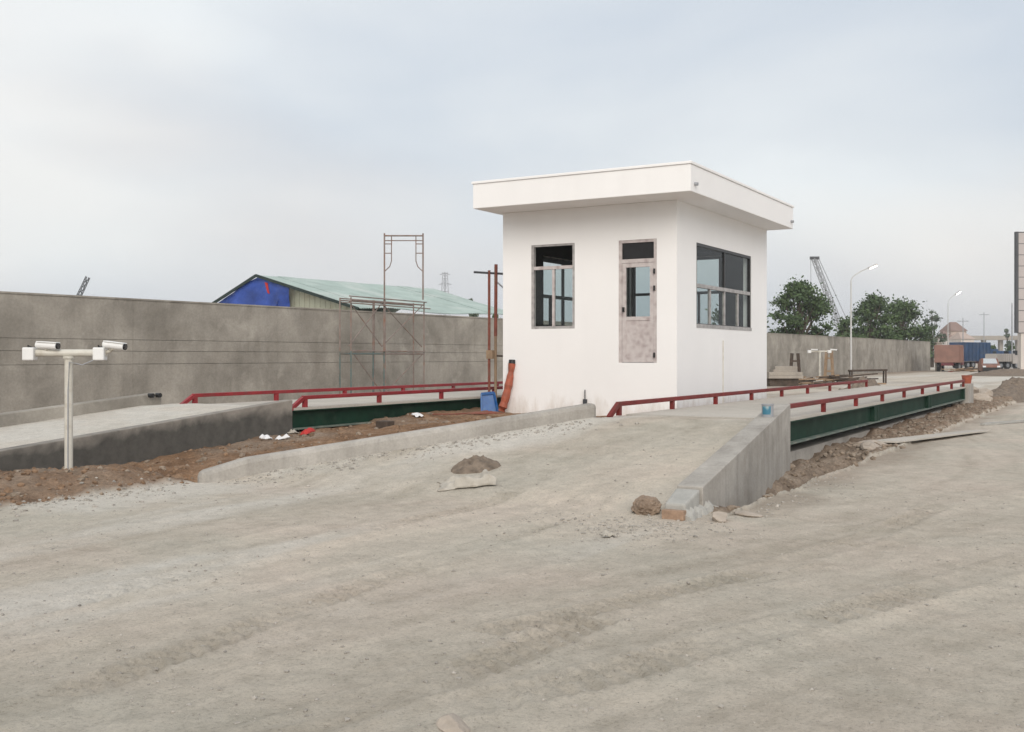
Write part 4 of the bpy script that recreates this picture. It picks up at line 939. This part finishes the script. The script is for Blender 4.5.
# red drum by the far end of the left rail
c = at(860, 40); c = Vector((36.0, 7.75, 0)); g = gh(c.x, c.y)
o = mk('red_drum', MB().tube([(c.x, c.y, g - 0.02), (c.x, c.y, g + 0.1), (c.x, c.y, g + 0.42), (c.x, c.y, g + 0.6)], [0.19, 0.20, 0.20, 0.185], 16), 'rust_red', origin=(c.x, c.y, g)); tag(o, 'small rusty red drum at the far end of the weighbridge rail', 'drum')
heap('soil_heap', 42.0, 8.9, 2.6, 1.1, 0.95, 'heap', 'brown soil heap beyond the far end of the weighbridge rail', 12)
heap('soil_heap', 50.5, 4.45, 1.9, 0.8, 0.50, 'heap', 'pointed brown soil heap at the right edge beyond the weighbridge', 17)
heap('soil_heap', 45.0, 4.15, 2.6, 0.7, 0.24, 'heap', 'low brown soil heap between weighbridge end and pointed heap', 19)
# abutment at the end of the right weighbridge, orange bucket on it
ab = empty('abutment', (37.6, 4.9, 0), 'pale concrete end block at the far end of the right weighbridge', 'concrete block')
mk('block_body', MB().box(37.06, 38.3, 4.62, 4.88, -0.2, 0.80), 'kerb_conc', ab, bevel=0.02)
o = mk('orange_bucket', MB().tube([(37.7, 4.75, 0.80), (37.7, 4.75, 1.05), (37.7, 4.75, 1.07)], [0.12, 0.165, 0.175], 16), 'orange', origin=(37.7, 4.75, 0.80)); tag(o, 'orange bucket on the end block of the right weighbridge', 'bucket')
for i, (a, c_) in enumerate(((39.5, 4.6), (40.7, 5.0), (42.0, 4.7), (43.4, 5.1))):
    rock('rubble_lump', (a, c_), (0.45, 0.28, 0.22), 'stone_pale', ['first', 'second', 'third', 'fourth'][i] + ' pale rubble lump beyond the weighbridge end block, counted from the bucket', 'rubble', 50 + i, 'rubble beyond the weighbridge end')

# ------------------------------------------------------------------ street lamps
def lamp_post(px, depth, ytop, side, label, mat='lamp_lit', thick=0.85):
    c = at(px, depth); g = gh(c.x, c.y); zt = zat(ytop, depth)
    lp_ = empty('street_lamp', (c.x, c.y, g), label, 'street lamp', 'lit street lamps along the wall')
    r_ = 0.085 * thick
    mk('post', MB().tube([(c.x, c.y, g - 0.1), (c.x, c.y, zt - 1.2)], [r_ * 1.15, r_ * 0.8], 10), 'lamp_pole', lp_)
    e_ = c + VR * side; pts = [(c.x, c.y, zt - 1.2)]
    for f in (0.08, 0.25, 0.55, 1.0): pts.append((c.x + (e_.x - c.x) * f, c.y + (e_.y - c.y) * f, zt - 1.2 + 1.05 * f**0.55))
    mk('arm', MB().tube(pts, r_ * 0.6, 8), 'lamp_pole', lp_)
    d = (Vector(pts[-1]) - Vector(pts[-2])).normalized(); a = Vector(pts[-1]); e2 = a + d * 0.75
    hd = mk('lamp_head', MB().bar(a - d * 0.05, e2, 0.34, 0.13), 'lamp_pole', lp_, bevel=0.03)
    mk('lens', MB().bar(a + d * 0.12 - Vector((0, 0, 0.10)) , e2 - d * 0.02 - Vector((0, 0, 0.10)), 0.30, 0.12), mat, hd, bevel=0.04)
    return lp_
lamp_post(851, 88, 266, 1.45, 'lit street lamp between the two large trees')
lamp_post(948, 128, 293, 0.9, 'small lit street lamp far off above the vehicles', 'lamp_lit_white', 0.6)
c = at(1012, 150); o = empty('thin_pole', (c.x, c.y, 0), 'thin grey pole far off beside the tall sign', 'pole')
mk('pole', MB().tube([(c.x, c.y, -0.1), (c.x, c.y, zat(303, 150))], [0.10, 0.07], 8), 'steel_grey', o)

# ------------------------------------------------------------------ trees
def tree(px, depth, y_top, half_px, label, mat='leaf', leaves=5200, leaf=0.30, seed=0, bottom=0.9, group=None, name='tree', nclump=26):
    r_ = np.random.default_rng(seed); c = at(px, depth); g = gh(c.x, c.y); H_ = zat(y_top, depth) - g; W_ = half_px * depth / FPX
    t_ = empty(name, (c.x, c.y, g), label, 'tree', group)
    tk = MB(); hz = H_ * 0.40
    tk.tube([(c.x, c.y, g - 0.2), (c.x + 0.1, c.y, g + hz * 0.5), (c.x, c.y + 0.1, g + hz), (c.x + 0.05, c.y, g + H_ * 0.8)], [0.035 * H_, 0.026 * H_, 0.018 * H_, 0.006 * H_], 8)
    cl = []
    for i in range(nclump):
        a = r_.uniform(0, 6.283); f = math.sqrt(r_.uniform(0, 1)); h_ = r_.uniform(0, 1)
        prof = math.sin(math.pi * min(1, 0.22 + 0.74 * h_))**0.8
        p_ = Vector((c.x + math.cos(a) * f * W_ * 0.86 * prof, c.y + math.sin(a) * f * W_ * 0.86 * prof, g + bottom + (H_ - bottom) * (0.10 + 0.83 * h_)))
        cl.append((p_, r_.uniform(0.12, 0.26) * W_))
        b0 = Vector((c.x, c.y, g + hz * r_.uniform(0.5, 1.2)))
        mid = (b0 + p_) / 2 + Vector((0, 0, 0.1 * H_ * r_.uniform(-0.3, 0.3)))
        tk.tube([b0, mid, p_], [0.012 * H_, 0.008 * H_, 0.003 * H_], 5)
    mk('trunk', tk, 'trunk', t_)
    w_ = np.array([q[1]**2 for q in cl]); w_ /= w_.sum(); idx = r_.choice(len(cl), leaves, p=w_)
    d = r_.normal(size=(leaves, 3)); d /= np.linalg.norm(d, axis=1)[:, None]
    rr = np.abs(r_.normal(0, 0.75, leaves))
    ce = np.array([q[0] for q in cl])[idx] + d * (rr * np.array([q[1] for q in cl])[idx])[:, None] * np.array([1.15, 1.15, 0.85])
    ce = ce[ce[:, 2] > g + bottom * 0.4]; n = len(ce)
    u = r_.normal(size=(n, 3)); u /= np.linalg.norm(u, axis=1)[:, None]; w2_ = np.cross(u, r_.normal(size=(n, 3))); w2_ /= np.linalg.norm(w2_, axis=1)[:, None]
    sz = leaf * r_.uniform(0.5, 1.2, (n, 1)); a_ = u * sz; b_ = w2_ * sz * 0.55
    v = np.stack([ce - a_, ce + b_, ce + a_, ce - b_], 1).reshape(-1, 3) - np.array([c.x, c.y, g])
    me = bpy.data.meshes.new('crown'); me.from_pydata(v.tolist(), [], np.arange(n * 4).reshape(-1, 4).tolist()); me.materials.append(M[mat])
    o = bpy.data.objects.new('crown', me); COL.objects.link(o); o.parent = t_
    return t_
tree(800, 100, 279, 34, 'dense green tree right beside the cabin, left of the tall lamp', leaves=15000, leaf=0.18, seed=4, nclump=70)
tree(872, 125, 292, 28, 'green tree directly right of the tall lamp', leaves=11000, leaf=0.21, seed=8, nclump=65)
tree(903, 135, 297, 30, 'green tree beside the far small lamp, right of the other trees', leaves=10500, leaf=0.22, seed=12, nclump=60)
tree(932, 160, 308, 14, 'thin pale tree at the right end of the tree row', 'leaf_far', 1500, 0.24, 15, nclump=22)
tree(848, 135, 318, 18, 'low dark tree behind the foot of the tall lamp', leaves=5000, leaf=0.22, seed=16, nclump=24)
tree(735, 96, 294, 30, 'green tree glimpsed through the cabin right window', leaves=12000, leaf=0.2, seed=23, nclump=45)
tree(470, 110, 297, 9, 'small treetop showing over the wall, below the lattice pylon', 'leaf_far', 1200, 0.26, 31, bottom=3, nclump=12)
tree(497, 100, 312, 10, 'small treetop showing over the wall beside the cabin', 'leaf', 1200, 0.24, 33, bottom=2.5, nclump=12)
tree(1008, 260, 327, 6, 'tiny far tree beside the tall sign', 'leaf_far', 900, 0.42, 36, bottom=2, nclump=12)

# ------------------------------------------------------------------ shed behind the wall
def shed():
    dep = 46.0; A = at(262, dep); zr = zat(276, dep); th = R(35)
    gdir = VR * math.cos(th) - VF * math.sin(th)             # gable width direction: right side nearer
    rdir = VF * math.cos(th) + VR * math.sin(th)             # ridge runs back and right
    HL, HR, PL, PR, Lr = 4.0, 5.6, 0.40, 0.264, 11.5
    s_ = empty('shed', (A.x, A.y, 0), 'low shed with pale green roof and blue tarpaulin gable behind the wall', 'shed')
    def P_(a, r, z): q = A + gdir * a + rdir * r; return (q.x, q.y, z)
    def zt(a): return zr - (a * PR if a > 0 else -a * PL)
    mk('wall', MB().quadbox([P_(-HL + .2, .3, -.1), P_(HR - .2, .3, -.1), P_(HR - .2, Lr - .2, -.1), P_(-HL + .2, Lr - .2, -.1), P_(-HL + .2, .3, 3.2), P_(HR - .2, .3, 3.2), P_(HR - .2, Lr - .2, 3.2), P_(-HL + .2, Lr - .2, 3.2)]), 'cream_metal', s_)
    for sgn, half, pitch in ((-1, HL, PL), (1, HR, PR)):
        for k in range(12):                                   # overlapping ribbed sheets, each a little uneven
            r0 = -0.10 + (Lr + 0.35) * k / 12; r1 = -0.10 + (Lr + 0.35) * (k + 1) / 12; n = 14; b = MB(); lift = 0.012 * (k % 2) + random.uniform(0, 0.03)
            for i in range(n + 1):
                r = r0 + (r1 - r0) * i / n + 0.0; kk = 0.028 if i % 2 else 0
                for f in (0.0, 0.5, 1.05): b.v.append(P_(sgn * half * f, r, zr - half * f * pitch + kk + lift + 0.05 * math.sin(r * 0.9) * (f > 0)))
            for i in range(n):
                o_ = i * 3; b.f += [(o_, o_ + 3, o_ + 4, o_ + 1), (o_ + 1, o_ + 4, o_ + 5, o_ + 2)]
            rf = mk('roof_sheet', b, 'roof_green', s_); m = rf.modifiers.new('thick', 'SOLIDIFY'); m.thickness = 0.02
        mk('verge', MB().bar(P_(0, -0.34, zr - 0.0), P_(sgn * half * 1.06, -0.34, zr - half * 1.06 * pitch - 0.0), 0.06, 0.12), 'roof_edge', s_)
    NX = 48; xs = np.linspace(-HL, 1.95, NX); b = MB(); zs = np.linspace(0, 1, 16)
    for x in xs:
        for f in zs:
            z = 3.0 + (zt(x) - 0.015 - 3.0) * f; x2 = x - (0.30 * (1 - f) if x > 1.2 else 0)
            w_ = 0.22 * float(fbm(np.array([x * 0.8]), np.array([z * 1.1]), 4, 5)[0]); b.v.append(P_(x2, -0.16 + w_, z))
    for i in range(NX - 1):
        for j in range(15): o_ = i * 16 + j; b.f.append((o_, o_ + 16, o_ + 17, o_ + 1))
    mk('tarpaulin', b, 'tarp', s_, smooth=True)
    n = 15; x = 0.95
    for i in range(n):
        a = x + (HR * 0.98 - x) * i / n; c_ = x + (HR * 0.98 - x) * (i + 1) / n
        mk('sheet', MB().prism([P_(a + .01, 0.12, 2.9), P_(c_ - .01, 0.12, 2.9), P_(c_ - .01, 0.12, zt(c_) - 0.06), P_(a + .01, 0.12, zt(a) - 0.06)], rdir * (0.03 + 0.04 * (i % 2))), 'cream_metal', s_)
    mk('red_rag', MB().quadbox([P_(.62, -0.26, zr - .75), P_(.72, -0.26, zr - .8), P_(.72, -0.22, zr - .8), P_(.62, -0.22, zr - .75), P_(0.45, -0.26, zr - .3), P_(.62, -0.26, zr - .34), P_(.62, -0.22, zr - .34), P_(0.45, -0.22, zr - .3)]), 'litter_red', s_)
shed()

# ------------------------------------------------------------------ pylon and cranes
def lattice(b, a, e_, w0, w1, n, r, side=None):
    a, e_ = Vector(a), Vector(e_); d = (e_ - a).normalized(); u = d.cross(Vector((0.3, 1, 0.2))).normalized(); v = d.cross(u)
    def cnr(i, k):
        f = i / n; w = (w0 + (w1 - w0) * f) / 2; p_ = a + (e_ - a) * f; s = ((1, 1), (-1, 1), (-1, -1), (1, -1))[k]; return p_ + u * w * s[0] + v * w * s[1]
    for k in range(4): b.tube([cnr(0, k), cnr(n, k)], r, 5)
    for i in range(n):
        for k in range(4):
            b.tube([cnr(i, k), cnr(i + 1, (k + 1) % 4)], r * 0.65, 4)
            b.tube([cnr(i, k), cnr(i, (k + 1) % 4)], r * 0.65, 4)
c = at(445, 300); py = empty('lattice_pylon', (c.x, c.y, 0), 'faint grey lattice power pylon far behind the wall', 'pylon')
b = MB(); zt = zat(272, 300); lattice(b, (c.x, c.y, 0), (c.x, c.y, zt), 3.2, 0.9, 14, 0.075); mk('tower', b, 'steel_grey', py)
for k, z_ in enumerate((0.97, 0.86, 0.75)):
    a, e_ = c - VR * (1.5 + 0.3 * k), c + VR * (1.5 + 0.3 * k); mk('crossarm', MB().tube([(a.x, a.y, zt * z_), (c.x, c.y, zt * z_ + 0.5), (e_.x, e_.y, zt * z_)], 0.10, 5), 'steel_grey', py)
def crane(pxb, yb, pxt, yt, depth, label, w, mat, jib=True):
    a = at(pxb, depth); a.z = zat(yb, depth); e_ = at(pxt, depth); e_.z = zat(yt, depth)
    d = (a - e_); k = (a.z - 1.6) / max(0.1, (e_.z - a.z)) ; foot = a + d * k
    cr = empty('crane', (foot.x, foot.y, 0), label, 'crane')
    g = 0.0
    b = MB(); lattice(b, foot, e_, w, w * 0.7, 16, w * 0.085); mk('boom', b, mat, cr)
    mk('carrier', obox(MB(), foot, 6, 2.6, g + 0.5, g + 2.2), 'maroon', cr)
    for s in (-2, 0, 2): q = foot + VR * s; mk('wheel', MB().tube([(q - VF * 1.3).to_tuple()[:2] + (0.5,), (q + VF * 1.3).to_tuple()[:2] + (0.5,)], 0.5, 14), 'black', cr)
    return cr, foot, e_
crane(80, 294, 88, 277, 130, 'dark crane boom tip poking above the wall at far left', 0.55, 'steel_dark')
cr, foot, tip = crane(838, 322, 814, 258, 190, 'pale lattice crane boom rising between the two big trees', 0.95, 'steel_grey')
mk('boom_head', MB().bar(tip - VR * 0.7, tip + VR * 0.9, 0.5, 0.5), 'steel_dark', cr)
q = at(811, 190); mk('hoist_rope', MB().tube([tip - VR * 0.6, (q.x, q.y, zat(285, 190))], 0.05, 5), 'steel_grey', cr)
q = at(848, 190); mk('pendant_rope', MB().tube([tip + VR * 0.8, (q.x, q.y, zat(322, 190))], 0.07, 5), 'steel_grey', cr)
mk('mast', MB().bar((q.x, q.y, zat(322, 190)), foot + Vector((0, 0, 0.4)), 0.25), 'steel_grey', cr)

# ------------------------------------------------------------------ vehicles and buildings at the far right
def truck(px, depth, length, width, height, yaw, body, cabm, label, cab_first=True, bed_h=None, group=None, under='maroon'):
    c = at(px, depth); g = gh(c.x, c.y); t_ = empty('truck', (c.x, c.y, g), label, 'truck', group)
    f = VR * math.cos(yaw) + VF * math.sin(yaw); s = VF * math.cos(yaw) - VR * math.sin(yaw)
    def bx3(a0, a1, w, z0, z1, taper=0):
        q = [c + f * a0 - s * w / 2, c + f * a1 - s * w / 2, c + f * a1 + s * w / 2, c + f * a0 + s * w / 2]
        q2 = [c + f * a0 - s * w / 2, c + f * (a1 - taper) - s * w / 2, c + f * (a1 - taper) + s * w / 2, c + f * a0 + s * w / 2]
        return MB().quadbox([(p.x, p.y, g + z0) for p in q] + [(p.x, p.y, g + z1) for p in q2])
    h = length / 2; cl_ = 1.9
    mk('chassis', bx3(-h, h, width * 0.5, 0.65, 0.95), under, t_)
    bd = mk('cargo_body', bx3(-h, h - cl_ - 0.25, width, 0.98, height), body, t_, bevel=0.04)
    nrib = 7
    for i in range(nrib + 1):
        a = -h + (length - cl_ - 0.25) * i / nrib
        for w_ in (-1, 1):
            q = c + f * a + s * (w_ * (width / 2 + 0.03)); mk('rib', MB().bar((q.x, q.y, g + 1.0), (q.x, q.y, g + height - 0.02), 0.07), body, bd)
    cb = mk('cab', bx3(h - cl_, h, width * 0.96, 0.7, min(height, 2.7), 0.35), cabm, t_, bevel=0.06)
    q = c + f * (h - 0.16); mk('windscreen', MB().bar((q - s * width * 0.4).to_tuple()[:2] + (g + 2.1,), (q + s * width * 0.4).to_tuple()[:2] + (g + 2.1,), 0.06, 0.65), 'win_dark', cb)
    for sd in (-1, 1): q = c + f * (h - cl_ * 0.6) + s * (sd * width * 0.483); mk('side_window', MB().bar((q - f * 0.4).to_tuple()[:2] + (g + 2.1,), (q + f * 0.35).to_tuple()[:2] + (g + 2.1,), 0.04, 0.55), 'win_dark', cb)
    for a in (-h + 0.8, -h + 1.9, h - 1.2):
        for sd in (-1, 1):
            q = c + f * a + s * (sd * width * 0.38); wh = mk('wheel', MB().tube([(q - s * 0.16).to_tuple()[:2] + (g + 0.48,), (q + s * 0.16).to_tuple()[:2] + (g + 0.48,)], 0.48, 16), 'black', t_)
            mk('rim', MB().tube([(q + s * sd * 0.155).to_tuple()[:2] + (g + 0.48,), (q + s * sd * 0.175).to_tuple()[:2] + (g + 0.48,)], 0.25, 12), 'steel_grey', wh)
    return t_
truck(950, 118, 5.6, 2.5, 2.9, R(62), 'container', 'maroon', 'faded pink high sided truck parked at the end of the wall')
truck(975, 150, 7.5, 2.5, 3.6, R(30), 'truck_blue', 'truck_blue', 'large blue truck standing right of the pink truck')
truck(1001, 165, 7.0, 2.4, 2.5, R(8), 'truck_blue', 'truck_blue', 'lower blue truck near the tall sign, right of the large one')
c = at(938.5, 117); g = gh(c.x, c.y); gp = empty('gate_post', (c.x, c.y, g), 'pale square gate post at the end of the boundary wall', 'gate post')
mk('shaft', obox(MB(), c, 0.55, 0.5, g - 0.1, g + 3.1), 'far_conc', gp); mk('cap', obox(MB(), c, 0.7, 0.65, g + 3.101, g + 3.2), 'far_conc', gp)
# small red car
def car(px, depth, label):
    c = at(px, depth); g = gh(c.x, c.y); t_ = empty('car', (c.x, c.y, g), label, 'car')
    f = -Vector((c.x, c.y, 0)).normalized(); f = (f + Vector((-f.y, f.x, 0)) * 0.12).normalized(); s = Vector((-f.y, f.x, 0))
    prof = [(-1.8, .28), (-1.85, .75), (-1.5, .92), (-1.0, 1.42), (0.35, 1.45), (0.95, .95), (1.75, .80), (1.85, .55), (1.8, .28)]
    b = MB(); ns = [(-0.80, 0.0), (-0.70, 0.03), (0.70, 0.03), (0.80, 0.0)]
    for w_, dz_ in ns:
        for (a, z) in prof:
            q = c + f * a + s * (w_ * (0.86 if z > 1.1 else 1)); b.v.append((q.x, q.y, g + z + (dz_ if z > 0.5 else 0)))
    n = len(prof)
    for i in range(3):
        for j in range(n): b.f.append((i * n + j, i * n + (j + 1) % n, (i + 1) * n + (j + 1) % n, (i + 1) * n + j))
    b.f += [tuple(range(n)), tuple(3 * n + j for j in range(n))]
    mk('body', b, 'car_red', t_)
    def P_(a, w, z): q = c + f * a + s * w; return (q.x, q.y, g + z)
    mk('windscreen', MB().quadbox([P_(0.97, -.62, 1.0), P_(0.97, .62, 1.0), P_(1.0, .62, .985), P_(1.0, -.62, .985), P_(0.42, -.55, 1.46), P_(0.42, .55, 1.46), P_(0.46, .55, 1.45), P_(0.46, -.55, 1.45)]), 'win_pale', t_)
    mk('bumper_with_shade', MB().quadbox([P_(1.86, -.78, .25), P_(1.86, .78, .25), P_(1.93, .76, .25), P_(1.93, -.76, .25), P_(1.86, -.78, .62), P_(1.86, .78, .62), P_(1.93, .76, .62), P_(1.93, -.76, .62)]), 'black', t_)  # black stands for grille and bumper and for the shadow low on the front
    for sd in (-.62, .62): mk('headlight', MB().quadbox([P_(1.86, sd - .14, .63), P_(1.86, sd + .14, .63), P_(1.9, sd + .14, .63), P_(1.9, sd - .14, .63), P_(1.82, sd - .14, .78), P_(1.82, sd + .14, .78), P_(1.86, sd + .14, .78), P_(1.86, sd - .14, .78)]), 'win_pale', t_)
    for a in (-1.15, 1.2):
        for sd in (-1, 1): mk('wheel', MB().tube([P_(a, sd * .62, .3), P_(a, sd * .80, .3)], 0.3, 14), 'black', t_)
car(989, 102, 'small dull brown red car parked beyond the orange bucket')
# far buildings
def building(px, depth, wpx, y_top, label, wallm, roofm, roof='hip', d=6, nwin=3, name='far_building'):
    c = at(px, depth); w = wpx * depth / FPX; h_ = zat(y_top, depth); t_ = empty(name, (c.x, c.y, 0), label, 'building')
    e_ = h_ * 0.78 if roof != 'flat' else h_
    mk('wall', obox(MB(), c, w, d, -0.1, e_), wallm, t_)
    if roof == 'flat': mk('roof', obox(MB(), c, w * 1.06, d * 1.1, e_ + 0.002, e_ + 0.4), roofm, t_)
    else:
        q = [c - VR * w * .56 - VF * d * .56, c + VR * w * .56 - VF * d * .56, c + VR * w * .56 + VF * d * .56, c - VR * w * .56 + VF * d * .56]
        q2 = [c - VR * w * .2 - VF * .1, c + VR * w * .2 - VF * .1, c + VR * w * .2 + VF * .1, c - VR * w * .2 + VF * .1]
        mk('roof', MB().quadbox([(p.x, p.y, e_ + 0.002) for p in q] + [(p.x, p.y, h_) for p in q2]), roofm, t_)
    for i in range(nwin):
        q = c + VR * (w * ((i + 0.5) / nwin - 0.5)) - VF * (d / 2 + 0.03); mk('window', obox(MB(), q, w / nwin * 0.4, 0.05, e_ * 0.55, e_ * 0.85), 'win_dark', t_)
    return t_
building(953, 230, 15, 322, 'far pinkish house with red roof above the pink truck', 'far_pink', 'far_red')
building(961, 205, 13, 332, 'far white house with low roof, left of the blue trucks', 'far_white', 'far_pink', nwin=1)
building(944, 215, 8, 331, 'far small white house behind the wall end', 'far_white', 'far_red', nwin=2)
# low scrub, a white van and site clutter between the vehicles
for k, (px, dp, yt, hp, lb) in enumerate(((992, 175, 346, 8, 'dark low scrub bush right behind the large blue truck'), (1012, 180, 345, 7, 'dark low scrub bush at the foot of the tall sign'), (926, 175, 333, 9, 'grey green bush over the end of the boundary wall'))):
    tree(px, dp, yt, hp, lb, 'leaf', 1800, 0.24, 60 + k, bottom=0.2, nclump=18, name='bush')
truck(1005, 140, 4.6, 1.9, 2.0, R(20), 'far_white', 'far_white', 'small white van parked in front of the lower blue truck', under='steel_dark')
woodpile('timber_pile', 972, 112, 'loose timber and scrap lying between pink truck and small car', 14, ['dark_wood', 'wood', 'rust_red'], 3.0, 15, 1.6)
woodpile('timber_pile', 1003, 108, 'loose scrap timber lying right of the small car', 14, ['dark_wood', 'wood', 'far_conc'], 3.0, 16, 1.6)
for k, (px, dp, yt, lb) in enumerate(((963, 170, 318, 'thin grey mast rising behind the white far house'), (984, 200, 312, 'thin grey mast rising above the large blue truck'))):
    c = at(px, dp); o = empty('thin_pole', (c.x, c.y, 0), lb, 'pole'); mk('pole', MB().tube([(c.x, c.y, -0.1), (c.x, c.y, zat(yt, dp))], [0.10, 0.06], 8), 'steel_grey', o)
    e2_ = c + VR * 0.9; c2_ = c - VR * 0.9; mk('crossarm', MB().tube([(c2_.x, c2_.y, zat(yt, dp) - 0.5), (e2_.x, e2_.y, zat(yt, dp) - 0.5)], 0.06, 6), 'steel_grey', o)
# elevated road far away
a = at(958, 420); e_ = at(1060, 420); el = empty('elevated_road', (a.x, a.y, 0), 'pale elevated road crossing far away at the right', 'bridge')
b = MB().bar((a.x, a.y, zat(338, 420)), (e_.x, e_.y, zat(338, 420)), 9, 1.6); mk('deck', b, 'far_conc', el)
for k in range(6):
    q = a + (e_ - a) * ((k + 0.5) / 6); mk('pier', obox(MB(), q, 1.4, 1.6, -0.1, zat(338, 420) - 0.81), 'far_conc', el)
# low bank of soil in front of the elevated road at the right edge
q = at(1012, 92); heap('soil_heap', q.x, q.y, 3.0, 3.0, 0.7, 'heap', 'low grey soil bank right of the small red car', 25)
# tall sign at the right edge
c = at(1022.5, 130); zt = zat(233, 130); zb_ = zat(333, 130)
sg = empty('sign_tower', (c.x + VR.x * 2.2, c.y + VR.y * 2.2, 0), 'tall panelled sign tower with a dark frame at the right edge', 'sign')
cc = c + VR * 2.2
L0 = -3.0
mk('post', obox(MB(), cc + VR * (L0 + 0.9), 1.0, 0.9, -0.1, zb_ + 1), 'far_white', sg); mk('post', obox(MB(), cc + VR * 2.6, 1.0, 0.9, -0.1, zb_ + 1), 'far_white', sg)
npn = 9
for i in range(npn):
    z0 = zb_ + (zt - zb_) * i / npn; z1 = zb_ + (zt - zb_) * (i + 1) / npn
    mk('panel', obox(MB(), cc - VF * 0.52, 6.0, 0.1, z0 + 0.04, z1 - 0.04), 'sign_panel', sg)
    mk('frame_bar', obox(MB(), cc - VF * 0.5, 6.2, 0.12, z0 - 0.035, z0 + 0.035), 'steel_dark', sg)
for s in (L0 - 0.13, 3.1): mk('frame_upright', obox(MB(), cc + VR * s - VF * 0.4, 0.30, 0.5, zb_, zt + 0.1), 'steel_dark', sg)
mk('frame_bar', obox(MB(), cc - VF * 0.5, 6.2, 0.14, zt - 0.035, zt + 0.09), 'steel_dark', sg)
mk('backing', obox(MB(), cc - VF * 0.2, 5.8, 0.4, zb_, zt), 'steel_grey', sg)

# ------------------------------------------------------------------ dusty evening air
hz_m = bpy.data.materials.new('dusty_air'); hz_m.use_nodes = True; ht = hz_m.node_tree; ht.nodes.clear()
ho = N(ht, 'ShaderNodeOutputMaterial'); hv = N(ht, 'ShaderNodeVolumePrincipled')
hv.inputs['Color'].default_value = (0.97, 0.975, 0.985, 1); hv.inputs['Density'].default_value = 0.00055; hv.inputs['Anisotropy'].default_value = 0.2
ht.links.new(hv.outputs[0], ho.inputs['Volume'])
M['haze'] = hz_m
o = mk('haze', MB().box(-1210, 1510, -1210, 1510, -1.6, 34), 'haze'); tag(o, 'thin dusty haze filling the air over the yard', 'haze', kind='stuff')
